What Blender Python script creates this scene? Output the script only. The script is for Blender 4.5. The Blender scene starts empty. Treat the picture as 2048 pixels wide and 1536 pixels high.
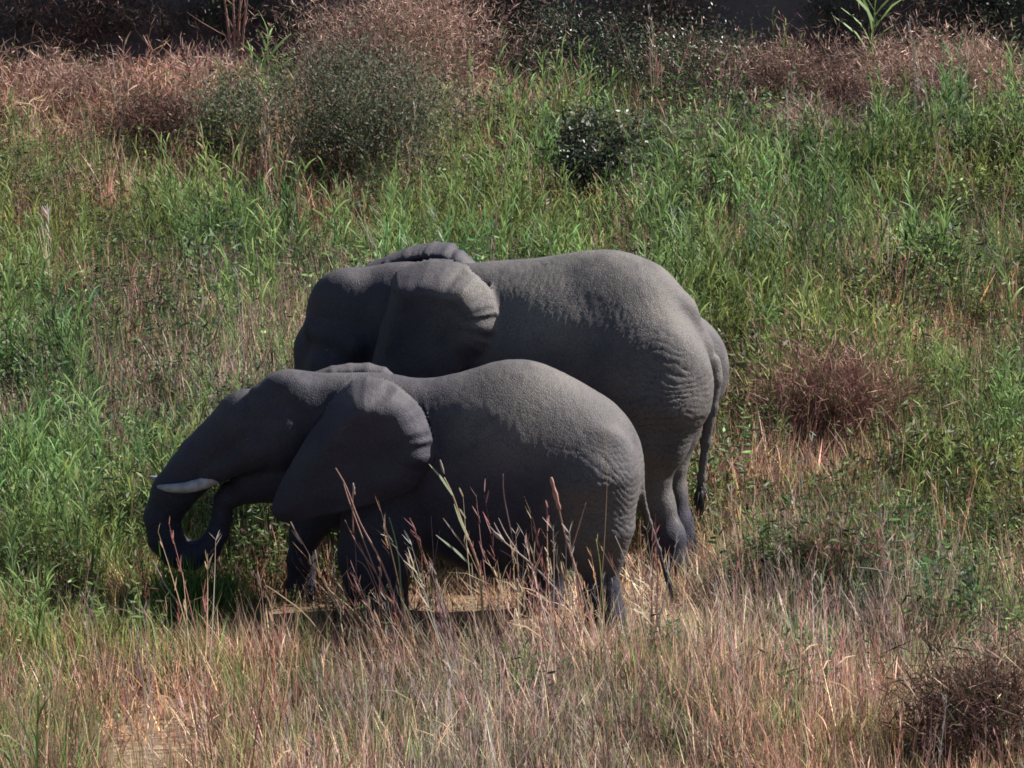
import bpy, math, random
import numpy as np
from mathutils import Vector, Matrix

random.seed(7)
rng = np.random.default_rng(7)
R = math.radians
scene = bpy.context.scene
col = scene.collection

# ------------------------------------------------------------------ camera, light, exposure
PITCH = R(14.0)
CAM_D = 45.0
AIM_Z = 1.89
CAM = np.array([0.0, -CAM_D * math.cos(PITCH), AIM_Z + CAM_D * math.sin(PITCH)])
HALF_W = 3.94
cam_data = bpy.data.cameras.new('camera')
cam_data.sensor_width = 36.0
cam_data.lens = 18.0 * CAM_D / HALF_W
cam_data.clip_start = 1.0
cam_data.clip_end = 3000.0
cam = bpy.data.objects.new('camera', cam_data)
cam.location = CAM
cam.rotation_euler = (math.pi / 2 - PITCH, 0, 0)
col.objects.link(cam)
scene.camera = cam

TO_SUN = Vector((0.70, 0.30, 0.64)).normalized()
sun_el = math.asin(TO_SUN.z)
sun_az = math.atan2(TO_SUN.x, TO_SUN.y)          # clockwise from +Y
world = bpy.data.worlds.new('World')
scene.world = world
world.use_nodes = True
wn = world.node_tree.nodes
bg = wn['Background']
sky = wn.new('ShaderNodeTexSky')
sky.sky_type = 'NISHITA'
sky.sun_disc = False
sky.sun_elevation = sun_el
sky.sun_rotation = sun_az
world.node_tree.links.new(sky.outputs[0], bg.inputs[0])
bg.inputs[1].default_value = 0.05
sd = bpy.data.lights.new('sun', 'SUN')
sd.energy = 5.0
sd.angle = R(0.5)
sd.color = (1.0, 0.955, 0.905)
sun = bpy.data.objects.new('sun', sd)
sun.rotation_euler = TO_SUN.to_track_quat('Z', 'Y').to_euler()
sun.location = (20, 20, 40)
col.objects.link(sun)
vs = scene.view_settings
vs.view_transform = 'Standard'
vs.look = 'None'
vs.gamma = 1.0
vs.exposure = 1.2
vs.use_curve_mapping = False
scene.cycles.filter_width = 1.7
scene.cycles.max_bounces = 4
scene.cycles.diffuse_bounces = 2
scene.cycles.transparent_max_bounces = 6

# ------------------------------------------------------------------ helpers
FWD = np.array([0.0, math.cos(PITCH), -math.sin(PITCH)])
UPV = np.array([0.0, math.sin(PITCH), math.cos(PITCH)])
FPX = 1024.0 * CAM_D / HALF_W


def ray(px, py):
    return FWD + np.array([1.0, 0, 0]) * ((px - 1024.0) / FPX) + UPV * ((768.0 - py) / FPX)


def hash3(ix, iy, iz, s):
    h = (ix * 73856093) ^ (iy * 19349663) ^ (iz * 83492791) ^ (s * 2654435761)
    h = h & 0xffffffff
    h = ((h ^ (h >> 13)) * 1274126177) & 0xffffffff
    h = h ^ (h >> 16)
    return (h & 0xffff) / 65535.0


def noise3(p, s=0):
    p = np.asarray(p, dtype=np.float64)
    i = np.floor(p).astype(np.int64)
    f = p - i
    f = f * f * (3 - 2 * f)
    out = 0
    for dx in (0, 1):
        for dy in (0, 1):
            for dz in (0, 1):
                w = ((f[..., 0] if dx else 1 - f[..., 0]) * (f[..., 1] if dy else 1 - f[..., 1])
                     * (f[..., 2] if dz else 1 - f[..., 2]))
                out = out + w * hash3(i[..., 0] + dx, i[..., 1] + dy, i[..., 2] + dz, s)
    return out


def noise2(x, y, s=0):
    return noise3(np.stack([x, y, np.zeros_like(x)], -1), s)


def sstep(a, b, x):
    t = np.clip((x - a) / (b - a), 0, 1)
    return t * t * (3 - 2 * t)


def terrain(x, y):
    x = np.asarray(x, dtype=np.float64)
    y = np.asarray(y, dtype=np.float64)
    z = -0.035 * np.clip(x, -5, 5) * np.exp(-(y / 5.0) ** 2)
    near = 1 - np.exp(-(np.hypot(x * 0.55, y - 0.8) / 1.6) ** 2)
    z = z + near * (0.22 * (noise2(x / 2.6 + 9, y / 2.6 + 4, 3) - 0.5) + 0.10 * (noise2(x / 0.9, y / 0.9, 5) - 0.5))
    z = z - 0.20 * np.exp(-((y - 2.6) / 1.1) ** 2) * np.exp(-(x / 4.5) ** 2)
    # the river bank behind: gentle rise, then a steep cut bank, then level ground
    edge = 21.6 + 1.8 * (noise2(x / 3.0, x * 0 + 1.5, 11) - 0.5)
    z = z + 3.0 * sstep(0, 0.8, y - edge) + 0.25 * (noise2(x / 0.7, y / 0.7, 15) - 0.5) * sstep(-0.2, 0.3, y - edge) + 0.04 * np.clip(y - 27, 0, 400)
    return z


def ground_hit(px, py):
    d = ray(px, py)
    ts = np.linspace(34, 90, 2241)
    P_ = CAM[None] + d[None] * ts[:, None]
    below = P_[:, 2] < terrain(P_[:, 0], P_[:, 1])
    i = int(np.argmax(below)) if below.any() else len(ts) - 1
    p = P_[i]
    return np.array([p[0], p[1], float(terrain(p[0], p[1]))])


def on_depth(px, py, Y):
    d = ray(px, py)
    return CAM + d * ((Y - CAM[1]) / d[1])


def tag(o, label=None, cat=None, group=None, kind=None):
    if label:
        o['label'] = label
    if cat:
        o['category'] = cat
    if group:
        o['group'] = group
    if kind:
        o['kind'] = kind
    return o


def mesh_obj(name, verts, faces, mats=None, parent=None, smooth=True, link=True):
    me = bpy.data.meshes.new(name)
    me.from_pydata([tuple(v) for v in verts] if not isinstance(verts, np.ndarray) else verts.tolist(), [],
                   faces if not isinstance(faces, np.ndarray) else faces.tolist())
    me.update()
    if smooth:
        me.polygons.foreach_set('use_smooth', [True] * len(me.polygons))
    o = bpy.data.objects.new(name, me)
    if mats:
        for m in (mats if isinstance(mats, (list, tuple)) else [mats]):
            me.materials.append(m)
    if link:
        col.objects.link(o)
    if parent:
        o.parent = parent
    return o


def empty(name, loc, rz=0.0):
    o = bpy.data.objects.new(name, None)
    o.location = loc
    o.rotation_euler = (0, 0, rz)
    o.empty_display_size = 0.3
    col.objects.link(o)
    return o


def vcol(o, name, data):
    a = o.data.color_attributes.new(name, 'FLOAT_COLOR', 'POINT')
    d = np.ones((len(data), 4), dtype=np.float32)
    d[:, :3] = data
    a.data.foreach_set('color', d.ravel())


def vfloat(o, name, data):
    a = o.data.attributes.new(name, 'FLOAT', 'POINT')
    a.data.foreach_set('value', np.asarray(data, dtype=np.float32))


# ------------------------------------------------------------------ materials
class NT:
    def __init__(self, name):
        self.m = bpy.data.materials.new(name)
        self.m.use_nodes = True
        self.t = self.m.node_tree
        self.n = self.t.nodes
        self.bsdf = self.n['Principled BSDF']
        self.out = self.n['Material Output']

    def new(self, typ, **kw):
        nd = self.n.new(typ)
        for k, v in kw.items():
            setattr(nd, k, v)
        return nd

    def link(self, a, b):
        self.t.links.new(a, b)

    def mix(self, fac, a, b, blend='MIX'):
        nd = self.new('ShaderNodeMix', data_type='RGBA', blend_type=blend)
        for sock, v in ((nd.inputs[0], fac), (nd.inputs[6], a), (nd.inputs[7], b)):
            if hasattr(v, 'is_output'):
                self.link(v, sock)
            elif isinstance(v, (int, float)):
                sock.default_value = v
            else:
                sock.default_value = (*v, 1)
        return nd.outputs[2]

    def math(self, op, a, b=0.0):
        nd = self.new('ShaderNodeMath', operation=op)
        for sock, v in ((nd.inputs[0], a), (nd.inputs[1], b)):
            if hasattr(v, 'is_output'):
                self.link(v, sock)
            else:
                sock.default_value = v
        return nd.outputs[0]

    def ramp(self, x, lo, hi):
        nd = self.new('ShaderNodeMapRange', interpolation_type='SMOOTHSTEP')
        self.link(x, nd.inputs[0])
        nd.inputs[1].default_value = lo
        nd.inputs[2].default_value = hi
        return nd.outputs[0]


def foliage_material(name, instanced=True, trans=0.45, rough=0.55, spec=0.3, color=None):
    k = NT(name)
    at = k.new('ShaderNodeAttribute', attribute_name='tint')
    c = at.outputs['Color']
    if instanced:
        ic = k.new('ShaderNodeAttribute', attribute_name='icol', attribute_type='INSTANCER')
        c = k.mix(1.0, c, ic.outputs['Color'], 'MULTIPLY')
    if color:
        c = k.mix(1.0, c, color, 'MULTIPLY')
    k.link(c, k.bsdf.inputs['Base Color'])
    k.bsdf.inputs['Roughness'].default_value = rough
    k.bsdf.inputs['Specular IOR Level'].default_value = spec
    tr = k.new('ShaderNodeBsdfTranslucent')
    k.link(c, tr.inputs[0])
    mx = k.new('ShaderNodeMixShader')
    mx.inputs[0].default_value = trans
    k.link(k.bsdf.outputs[0], mx.inputs[1])
    k.link(tr.outputs[0], mx.inputs[2])
    k.link(mx.outputs[0], k.out.inputs[0])
    return k.m


M_grass = foliage_material('grass_blades')
M_plant = foliage_material('plant_blades', instanced=False)
M_gloss = foliage_material('glossy_leaves', instanced=False, trans=0.25, rough=0.43, spec=0.55)
M_twig = foliage_material('dry_twigs', instanced=False, trans=0.15, rough=0.8, spec=0.1)


def ground_material():
    k = NT('earth')
    tc = k.new('ShaderNodeTexCoord')
    n1 = k.new('ShaderNodeTexNoise'); n1.inputs['Scale'].default_value = 0.45; n1.inputs['Detail'].default_value = 6
    n2 = k.new('ShaderNodeTexNoise'); n2.inputs['Scale'].default_value = 14; n2.inputs['Detail'].default_value = 8
    k.link(tc.outputs['Object'], n1.inputs['Vector'])
    k.link(tc.outputs['Object'], n2.inputs['Vector'])
    c = k.mix(k.ramp(n1.outputs[0], 0.35, 0.65), (0.22, 0.15, 0.095), (0.13, 0.09, 0.062))
    c = k.mix(k.ramp(n2.outputs[0], 0.42, 0.68), c, (0.29, 0.21, 0.135))
    n3 = k.new('ShaderNodeTexVoronoi'); n3.inputs['Scale'].default_value = 40
    k.link(tc.outputs['Object'], n3.inputs['Vector'])
    c = k.mix(k.ramp(n3.outputs['Distance'], 0.25, 0.0), c, (0.10, 0.07, 0.05))
    ba = k.new('ShaderNodeAttribute', attribute_name='bank').outputs['Fac']
    c = k.mix(k.math('MULTIPLY', ba, 0.85), c, (0.11, 0.088, 0.088))  # bank earth darkened in colour to deepen the shade on its face
    k.link(c, k.bsdf.inputs['Base Color'])
    k.bsdf.inputs['Roughness'].default_value = 0.95
    k.bsdf.inputs['Specular IOR Level'].default_value = 0.1
    b = k.new('ShaderNodeBump'); b.inputs['Strength'].default_value = 0.7; b.inputs['Distance'].default_value = 0.03
    k.link(n2.outputs[0], b.inputs['Height'])
    k.link(b.outputs[0], k.bsdf.inputs['Normal'])
    return k.m


def skin_material():
    k = NT('elephant_skin')
    tc = k.new('ShaderNodeTexCoord')
    P = tc.outputs['Object']
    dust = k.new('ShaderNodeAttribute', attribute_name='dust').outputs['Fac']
    # warp the coordinates so that the crackle does not look regular
    wz = k.new('ShaderNodeTexNoise'); wz.inputs['Scale'].default_value = 5; wz.inputs['Detail'].default_value = 3
    k.link(P, wz.inputs['Vector'])
    off = k.new('ShaderNodeVectorMath', operation='SCALE'); off.inputs['Scale'].default_value = 0.10
    k.link(wz.outputs['Color'], off.inputs[0])
    add = k.new('ShaderNodeVectorMath', operation='ADD')
    k.link(P, add.inputs[0]); k.link(off.outputs[0], add.inputs[1])
    # stretched crackle: taller than long
    mp = k.new('ShaderNodeMapping'); mp.inputs['Scale'].default_value = (66, 50, 32)
    k.link(add.outputs[0], mp.inputs['Vector'])
    v1 = k.new('ShaderNodeTexVoronoi', feature='DISTANCE_TO_EDGE'); v1.inputs['Scale'].default_value = 1.0
    k.link(mp.outputs[0], v1.inputs['Vector'])
    mp2 = k.new('ShaderNodeMapping'); mp2.inputs['Scale'].default_value = (130, 100, 100)
    k.link(add.outputs[0], mp2.inputs['Vector'])
    v2 = k.new('ShaderNodeTexVoronoi', feature='DISTANCE_TO_EDGE'); v2.inputs['Scale'].default_value = 1.0
    k.link(mp2.outputs[0], v2.inputs['Vector'])
    nz = k.new('ShaderNodeTexNoise'); nz.inputs['Scale'].default_value = 3.0; nz.inputs['Detail'].default_value = 7; nz.inputs['Roughness'].default_value = 0.6
    k.link(P, nz.inputs['Vector'])
    nf = k.new('ShaderNodeTexNoise'); nf.inputs['Scale'].default_value = 60; nf.inputs['Detail'].default_value = 4
    k.link(P, nf.inputs['Vector'])
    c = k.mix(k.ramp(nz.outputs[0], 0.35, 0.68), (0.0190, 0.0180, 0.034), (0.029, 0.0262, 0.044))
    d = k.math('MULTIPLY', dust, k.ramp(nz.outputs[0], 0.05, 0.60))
    c = k.mix(d, c, (0.152, 0.137, 0.121))  # dust colour that also carries painted sunlight
    c = k.mix(k.math('MULTIPLY', k.ramp(v1.outputs['Distance'], 0.14, 0.0), 0.5), c, (0.015, 0.014, 0.020))
    c = k.mix(k.math('MULTIPLY', k.ramp(nf.outputs[0], 0.40, 0.70), 0.30), c, (0.055, 0.051, 0.060))
    k.link(c, k.bsdf.inputs['Base Color'])
    k.bsdf.inputs['Roughness'].default_value = 0.68
    k.bsdf.inputs['Specular IOR Level'].default_value = 0.22
    h = k.math('ADD', k.math('MULTIPLY', k.ramp(v1.outputs['Distance'], 0.0, 0.30), 1.0),
               k.math('MULTIPLY', k.ramp(v2.outputs['Distance'], 0.0, 0.35), 0.45))
    h = k.math('ADD', h, k.math('MULTIPLY', nf.outputs[0], 0.5))
    b = k.new('ShaderNodeBump'); b.inputs['Strength'].default_value = 0.28; b.inputs['Distance'].default_value = 0.008
    k.link(h, b.inputs['Height'])
    k.link(b.outputs[0], k.bsdf.inputs['Normal'])
    return k.m


def plain(name, colr, rough=0.6, noise=0.0, scale=20, spec=0.4):
    k = NT(name)
    tc = k.new('ShaderNodeTexCoord')
    n = k.new('ShaderNodeTexNoise'); n.inputs['Scale'].default_value = scale; n.inputs['Detail'].default_value = 5
    k.link(tc.outputs['Object'], n.inputs['Vector'])
    dark = tuple(v * (1 - noise) for v in colr)
    k.link(k.mix(k.ramp(n.outputs[0], 0.3, 0.7), dark, colr), k.bsdf.inputs['Base Color'])
    k.bsdf.inputs['Roughness'].default_value = rough
    k.bsdf.inputs['Specular IOR Level'].default_value = spec
    return k.m


M_ground = ground_material()
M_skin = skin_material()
M_tusk = plain('ivory', (0.34, 0.33, 0.35), 0.45, 0.45, 16)
M_eye = plain('eye_dark', (0.02, 0.014, 0.01), 0.08, 0.1, 10, 0.6)
M_hair = plain('tail_hair', (0.03, 0.027, 0.03), 0.6, 0.3, 60)

# ------------------------------------------------------------------ ground
gx = np.concatenate([np.linspace(-400, -14, 24)[:-1], np.linspace(-14, 14, 141), np.linspace(14, 400, 24)[1:]])
gy = np.concatenate([np.linspace(-60, -14, 16)[:-1], np.linspace(-14, 34, 241), np.linspace(34, 700, 30)[1:]])
GX, GY = np.meshgrid(gx, gy)
GZ = terrain(GX, GY)
V = np.stack([GX, GY, GZ], -1).reshape(-1, 3)
ny, nx = GX.shape
idx = np.arange(ny * nx).reshape(ny, nx)
F = np.stack([idx[:-1, :-1], idx[:-1, 1:], idx[1:, 1:], idx[1:, :-1]], -1).reshape(-1, 4)
ground = mesh_obj('ground', V, F, M_ground)
vfloat(ground, 'bank', sstep(20.6, 21.4, V[:, 1] - 1.8 * (noise2(V[:, 0] / 3.0, V[:, 0] * 0 + 1.5, 11) - 0.5)) * sstep(400, 60, V[:, 1]))
tag(ground, kind='structure')


# ------------------------------------------------------------------ organic bodies from signed distance fields
def smin(a, b, k):
    h = np.maximum(k - np.abs(a - b), 0) / k
    return np.minimum(a, b) - h * h * k * 0.25


class Body:
    """Smooth union of shaped volumes in the animal's own frame: f forward, l towards its left side, z up."""

    def __init__(self, origin, yaw):
        self.o = np.array(origin, dtype=float)
        self.yaw = yaw
        self.fw = np.array([-math.cos(yaw), math.sin(yaw), 0.0])
        self.la = np.array([-math.sin(yaw), -math.cos(yaw), 0.0])
        self.ops = []
        self.lo = np.full(3, 1e9)
        self.hi = np.full(3, -1e9)
        dist = np.dot(self.o + np.array([0, 0, 1.2]) - CAM, FWD)
        self.s = dist / FPX                                   # metres per photo pixel here

    def P(self, px, py, lat):
        d = ray(px, py)
        q = self.o + self.la * lat
        t = np.dot(q - CAM, self.la) / np.dot(d, self.la)
        w = CAM + d * t - self.o
        return np.array([np.dot(w, self.fw), lat, w[2]])

    def grow(self, c, r):
        self.lo = np.minimum(self.lo, c - r)
        self.hi = np.maximum(self.hi, c + r)

    def ell(self, px, py, lat, rf, rl, rz, tilt=0, k=0.12, cut=False):
        c = self.P(px, py, lat)
        r = np.array([rf * self.s, rl, rz * self.s])
        self.ops.append(('e', c, r, R(tilt), k, cut))
        if not cut:
            self.grow(c, np.array([max(r[0], r[2]), r[1], max(r[0], r[2])]))

    def chain(self, pts, k=0.06, sq=1.0):
        """pts: (px, py, lat, radius px)"""
        q = [(self.P(a[0], a[1], a[2]), a[3] * self.s) for a in pts]
        for (a, ra), (b, rb) in zip(q[:-1], q[1:]):
            self.ops.append(('c', a, b, ra, rb, k, sq))
            self.grow(a, ra / min(sq, 1)); self.grow(b, rb / min(sq, 1))

    def ear(self, pts, prof, k, side):
        """pts: outline (px,py,lat) traced for the near ear; prof: dict of lateral profile"""
        poly = np.array([self.P(*p)[[0, 2]] for p in pts])
        self.ops.append(('ear', poly, prof, k, side))
        lo, hi = poly.min(0), poly.max(0)
        for f, z in ((lo[0], lo[1]), (hi[0], hi[1])):
            self.grow(np.array([f, side * 0.4, z]), 0.12)

    @staticmethod
    def ear_dist(p, poly, prof, side):
        f, l, z = p[:, 0], p[:, 1] * side, p[:, 2]
        n = len(poly)
        d2 = np.full(len(p), 1e9)
        inside = np.zeros(len(p), bool)
        for i in range(n):
            a, b = poly[i], poly[(i + 1) % n]
            e = b - a
            wx, wz = f - a[0], z - a[1]
            t = np.clip((wx * e[0] + wz * e[1]) / (e @ e), 0, 1)
            d2 = np.minimum(d2, (wx - e[0] * t) ** 2 + (wz - e[1] * t) ** 2)
            c = ((a[1] > z) != (b[1] > z))
            xi = a[0] + (z - a[1]) / (b[1] - a[1] + 1e-12) * (b[0] - a[0])
            inside ^= c & (f < xi)
        sd2 = np.where(inside, -np.sqrt(d2), np.sqrt(d2))
        cen = poly.mean(0)
        df, dz = f - cen[0], z - cen[1]
        rr = np.hypot(df, dz) + 1e-6
        up, back, fwd, down = [np.clip(v, 0, 1) for v in (dz / rr, -df / rr, df / rr, -dz / rr)]
        e = np.clip(-sd2 / prof['R'], 0, 1)
        roll = (1 - e) ** 2                                       # 1 at the rim, 0 inside
        drop = prof['top'] * up ** 2 + prof['back'] * back ** 2 + prof['front'] * fwd ** 2 + prof['bottom'] * down ** 2
        w = prof['w'] - drop * roll
        # soft ripples running in from the rear rim, broad waves over the blade
        phi = np.arctan2(dz, -df)
        rim = np.exp(-(np.maximum(-sd2, 0) / 0.16) ** 2) * sstep(-0.5, 0.3, phi) * sstep(1.5, 0.9, phi)
        rip = 2.4 * (noise3(np.stack([phi * 7 + sd2 * 5, sd2 * 1.0, phi * 0 + side], 1), 91) - 0.5) + 1.3 * (noise3(np.stack([phi * 14 + sd2 * 7, sd2 * 1.5, phi * 0], 1), 92) - 0.5)
        w = w + prof['rip'] * rim * rip
        w = w + 0.03 * (noise3(np.stack([f * 3.2, z * 3.2, f * 0], 1), 93) - 0.5) + 0.03 * (noise3(np.stack([f * 8, z * 5, f * 0], 1), 94) - 0.5)
        # a shallow hollow behind the base of the ear
        g = drop * 2 * (1 - e) / prof['R'] * (e < 1)
        ds = np.abs(l - w) / np.sqrt(1.15 + g * g) - prof['t']
        return np.maximum(ds, sd2 + 0.004)

    def eval(self, p):
        d = np.full(len(p), 1e3)
        for op in self.ops:
            if op[0] == 'e':
                _, c, r, t, k, cut = op
                reach = max(r) + k + 0.25
                m = np.all(np.abs(p - c) < reach, axis=1)
                if not m.any():
                    continue
                q = p[m] - c
                ct, st = math.cos(t), math.sin(t)
                q = np.stack([q[:, 0] * ct + q[:, 2] * st, q[:, 1], -q[:, 0] * st + q[:, 2] * ct], 1)
                k0 = np.linalg.norm(q / r, axis=1)
                k1 = np.linalg.norm(q / r ** 2, axis=1) + 1e-9
                e = k0 * (k0 - 1) / k1
                e = np.where(k0 < 0.4, -min(r) * 0.6, e)
                d[m] = -smin(-d[m], e, k) if cut else smin(d[m], e, k)
            elif op[0] == 'c':
                _, a, b, ra, rb, k, sq = op
                lo = np.minimum(a, b) - max(ra, rb) / min(sq, 1) - k - 0.25
                hi = np.maximum(a, b) + max(ra, rb) / min(sq, 1) + k + 0.25
                m = np.all((p > lo) & (p < hi), axis=1)
                if not m.any():
                    continue
                S = np.array([1, sq, 1.0])
                ab = (b - a) * S
                q = (p[m] - a)
                q[:, 1] = (p[m][:, 1] - a[1]) * sq
                t = np.clip(q @ ab / (ab @ ab), 0, 1)
                e = np.linalg.norm(q - t[:, None] * ab, axis=1) - (ra + (rb - ra) * t)
                d[m] = smin(d[m], e, k)
            else:
                _, poly, prof, k, side = op
                lo, hi = poly.min(0) - 0.2, poly.max(0) + 0.2
                m = ((p[:, 0] > lo[0]) & (p[:, 0] < hi[0]) & (p[:, 2] > lo[1]) & (p[:, 2] < hi[1]) & (p[:, 1] * side > 0.02))
                if not m.any():
                    continue
                d[m] = smin(d[m], self.ear_dist(p[m], poly, prof, side), k)
        return d

    def mesh(self, h=0.0125, r=4):
        lo = self.lo - 0.12
        hi = self.hi + 0.12
        H = h * r
        nc = np.ceil((hi - lo) / H).astype(int)
        ax = [lo[i] + (np.arange(nc[i]) + 0.5) * H for i in range(3)]
        G = np.stack(np.meshgrid(*ax, indexing='ij'), -1).reshape(-1, 3)
        dc = self.eval(G).reshape(nc)
        D = np.repeat(np.repeat(np.repeat(dc, r, 0), r, 1), r, 2)
        act = np.argwhere(np.abs(dc) < H * 1.9)
        o = np.stack(np.meshgrid(*[np.arange(r)] * 3, indexing='ij'), -1).reshape(-1, 3)
        fi = (act[:, None, :] * r + o[None]).reshape(-1, 3)
        fp = lo + (fi + 0.5) * h
        vals = np.concatenate([self.eval(c) for c in np.array_split(fp, max(1, len(fp) // 400000))])
        D[fi[:, 0], fi[:, 1], fi[:, 2]] = vals
        base = lo + 0.5 * h
        # surface nets
        S = D < 0
        n = np.array(D.shape)
        cs = np.zeros(n - 1, int)
        for a in (0, 1):
            for b in (0, 1):
                for c in (0, 1):
                    cs += S[a:n[0] - 1 + a, b:n[1] - 1 + b, c:n[2] - 1 + c]
        cells = np.argwhere((cs > 0) & (cs < 8))
        vid = np.full(n - 1, -1, int)
        vid[cells[:, 0], cells[:, 1], cells[:, 2]] = np.arange(len(cells))
        acc = np.zeros((len(cells), 3)); cnt = np.zeros(len(cells))
        corners = [(a, b, c) for a in (0, 1) for b in (0, 1) for c in (0, 1)]
        for u in corners:
            for axis in range(3):
                if u[axis] == 1:
                    continue
                v = list(u); v[axis] = 1
                d0 = D[cells[:, 0] + u[0], cells[:, 1] + u[1], cells[:, 2] + u[2]]
                d1 = D[cells[:, 0] + v[0], cells[:, 1] + v[1], cells[:, 2] + v[2]]
                x = (d0 < 0) != (d1 < 0)
                t = np.where(x, d0 / np.where(x, d0 - d1, 1), 0)
                pos = np.tile(np.array(u, float), (len(cells), 1)); pos[:, axis] += t
                acc[x] += pos[x]; cnt[x] += 1
        verts = base + (cells + acc / cnt[:, None]) * h
        quads = []
        for axis in range(3):
            b_, c_ = [i for i in range(3) if i != axis]
            sl0 = [slice(None)] * 3; sl1 = [slice(None)] * 3
            sl0[axis] = slice(0, n[axis] - 1); sl1[axis] = slice(1, n[axis])
            s0, s1 = S[tuple(sl0)], S[tuple(sl1)]
            e = np.argwhere(s0 != s1)
            e = e[(e[:, b_] > 0) & (e[:, c_] > 0) & (e[:, b_] < n[b_] - 1) & (e[:, c_] < n[c_] - 1)]
            fl = s0[e[:, 0], e[:, 1], e[:, 2]]
            q = []
            for db, dcx in ((-1, -1), (0, -1), (0, 0), (-1, 0)):
                g = e.copy(); g[:, b_] += db; g[:, c_] += dcx
                q.append(vid[g[:, 0], g[:, 1], g[:, 2]])
            q = np.stack(q, 1)
            flip = fl if axis != 1 else ~fl
            q[~flip] = q[~flip][:, ::-1]
            quads.append(q)
        Q = np.concatenate(quads)
        return verts, Q[(Q >= 0).all(1)]

    def surf_lat(self, f, z, start=0.9):
        ls = np.linspace(start, -0.2, 900)
        d = self.eval(np.stack([np.full_like(ls, f), ls, np.full_like(ls, z)], 1))
        i = np.argmax(d < 0)
        return ls[i]


def vert_normals(v, q):
    n = np.zeros_like(v)
    fn = np.cross(v[q[:, 2]] - v[q[:, 0]], v[q[:, 3]] - v[q[:, 1]])
    for i in range(4):
        np.add.at(n, q[:, i], fn)
    return n / (np.linalg.norm(n, axis=1, keepdims=True) + 1e-12)


def to_obj_coords(p):
    """animal frame (f, l, z) -> object coordinates (x = -f, y = -l, z)"""
    q = np.array(p, dtype=float)
    q[..., 0] *= -1
    q[..., 1] *= -1
    return q


def finish_elephant(B, label, zones, dust_sunlit_z, eye_px, tusks, tuft):
    root = empty('elephant', B.o, -B.yaw)
    tag(root, label, 'elephant', 'elephants feeding in the grass')
    v, q = B.mesh()
    # let the surface relax slightly so that grid steps vanish
    n = vert_normals(v, q)
    # folds and wrinkles as real relief
    wr = 0.0
    for (px, py, lat, rad, wave, ang, amp) in zones:
        c = B.P(px, py, lat)
        dd = np.linalg.norm((v - c) * np.array([1, 0.6, 1]), axis=1)
        m = np.exp(-(dd / (rad * B.s)) ** 2 * 1.6)
        warp = noise3(v * 4.0, 21) * 0.16 + noise3(v * 11.0, 22) * 0.05
        a = R(ang)
        s = v[:, 0] * math.sin(a) + v[:, 2] * math.cos(a) + warp
        t = v[:, 0] * math.cos(a) - v[:, 2] * math.sin(a) + noise3(v * 5 + 7, 24) * 0.12
        fold = 1 - np.abs(np.sin(np.pi * s / wave)) ** 0.6 * 1.0
        brk = 0.55 + 0.45 * np.sin(2 * np.pi * (t / (wave * 2.6) + np.floor(s / wave) * 0.37))
        wr = wr - amp * m * fold * brk
    # fine general unevenness
    wr = wr + 0.0035 * (noise3(v * np.array([30, 22, 16]), 31) - 0.5) + 0.005 * (noise3(v * 9, 33) - 0.5) + 0.010 * (noise3(v * 2.2, 32) - 0.5)
    v2 = v + n * np.asarray(wr)[:, None]
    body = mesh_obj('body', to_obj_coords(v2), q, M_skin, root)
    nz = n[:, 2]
    lo, hi = dust_sunlit_z
    dust = sstep(lo, hi, v[:, 2]) * sstep(-0.6, 0.4, nz) * (1 - 0.8 * sstep(0.15, 0.75, v[:, 0]))  # dust plus painted sunlit tone: back and rump lightened, head and ears kept dark
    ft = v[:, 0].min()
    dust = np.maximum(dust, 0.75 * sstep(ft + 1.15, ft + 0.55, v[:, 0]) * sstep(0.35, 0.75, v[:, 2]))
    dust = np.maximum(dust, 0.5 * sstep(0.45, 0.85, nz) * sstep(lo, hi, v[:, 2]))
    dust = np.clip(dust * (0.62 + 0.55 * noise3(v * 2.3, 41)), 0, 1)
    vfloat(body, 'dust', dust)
    # eye
    for side in (1, -1):
        e = B.P(eye_px[0], eye_px[1], eye_px[2])
        l = B.surf_lat(e[0], e[2]) - 0.013
        c = np.array([e[0], l * side, e[2]])
        vs_, fs_ = [], []
        nu, nv = 12, 8
        rad = 0.022
        for i in range(nv + 1):
            th = math.pi * i / nv
            for j in range(nu):
                ph = 2 * math.pi * j / nu
                vs_.append(to_obj_coords(c + rad * np.array([math.sin(th) * math.cos(ph), 0.8 * math.cos(th), 0.8 * math.sin(th) * math.sin(ph)])))
        for i in range(nv):
            for j in range(nu):
                fs_.append((i * nu + j, i * nu + (j + 1) % nu, (i + 1) * nu + (j + 1) % nu, (i + 1) * nu + j))
        mesh_obj('eye', np.array(vs_), fs_, M_eye, root)
    for pts in tusks:
        ctr = np.array([B.P(a[0], a[1], a[2]) for a in pts])
        rad = [a[3] * B.s for a in pts]
        mesh_obj('tusk', *tube([to_obj_coords(c) for c in ctr], rad, 14, sub=4), M_tusk, root)
    if tuft:
        a, b, lat, wid, cnt = tuft
        A = B.P(a[0], a[1], lat); Z = B.P(b[0], b[1], lat)
        vs_, fs_ = [], []
        for i in range(cnt):
            off = np.array([rng.normal(0, 1), rng.normal(0, 1), 0]) * wid * B.s
            L = rng.uniform(0.55, 1.0)
            p0 = A + (Z - A) * rng.uniform(-0.12, 0.12) + off * 0.25
            p1 = p0 + (Z - A) * 0.5 * L + off * 0.75
            p2 = p0 + (Z - A) * L + off * rng.uniform(0.4, 0.9)
            v_, f_ = tube([to_obj_coords(x) for x in (p0, p1, p2)], [0.004, 0.004, 0.0012], 4)
            fs_ += [tuple(x + len(vs_) for x in f) for f in f_]
            vs_ += list(v_)
        h = mesh_obj('tail_tuft', np.array(vs_), fs_, M_hair, root)
        h['kind'] = 'stuff'
    return root


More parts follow.
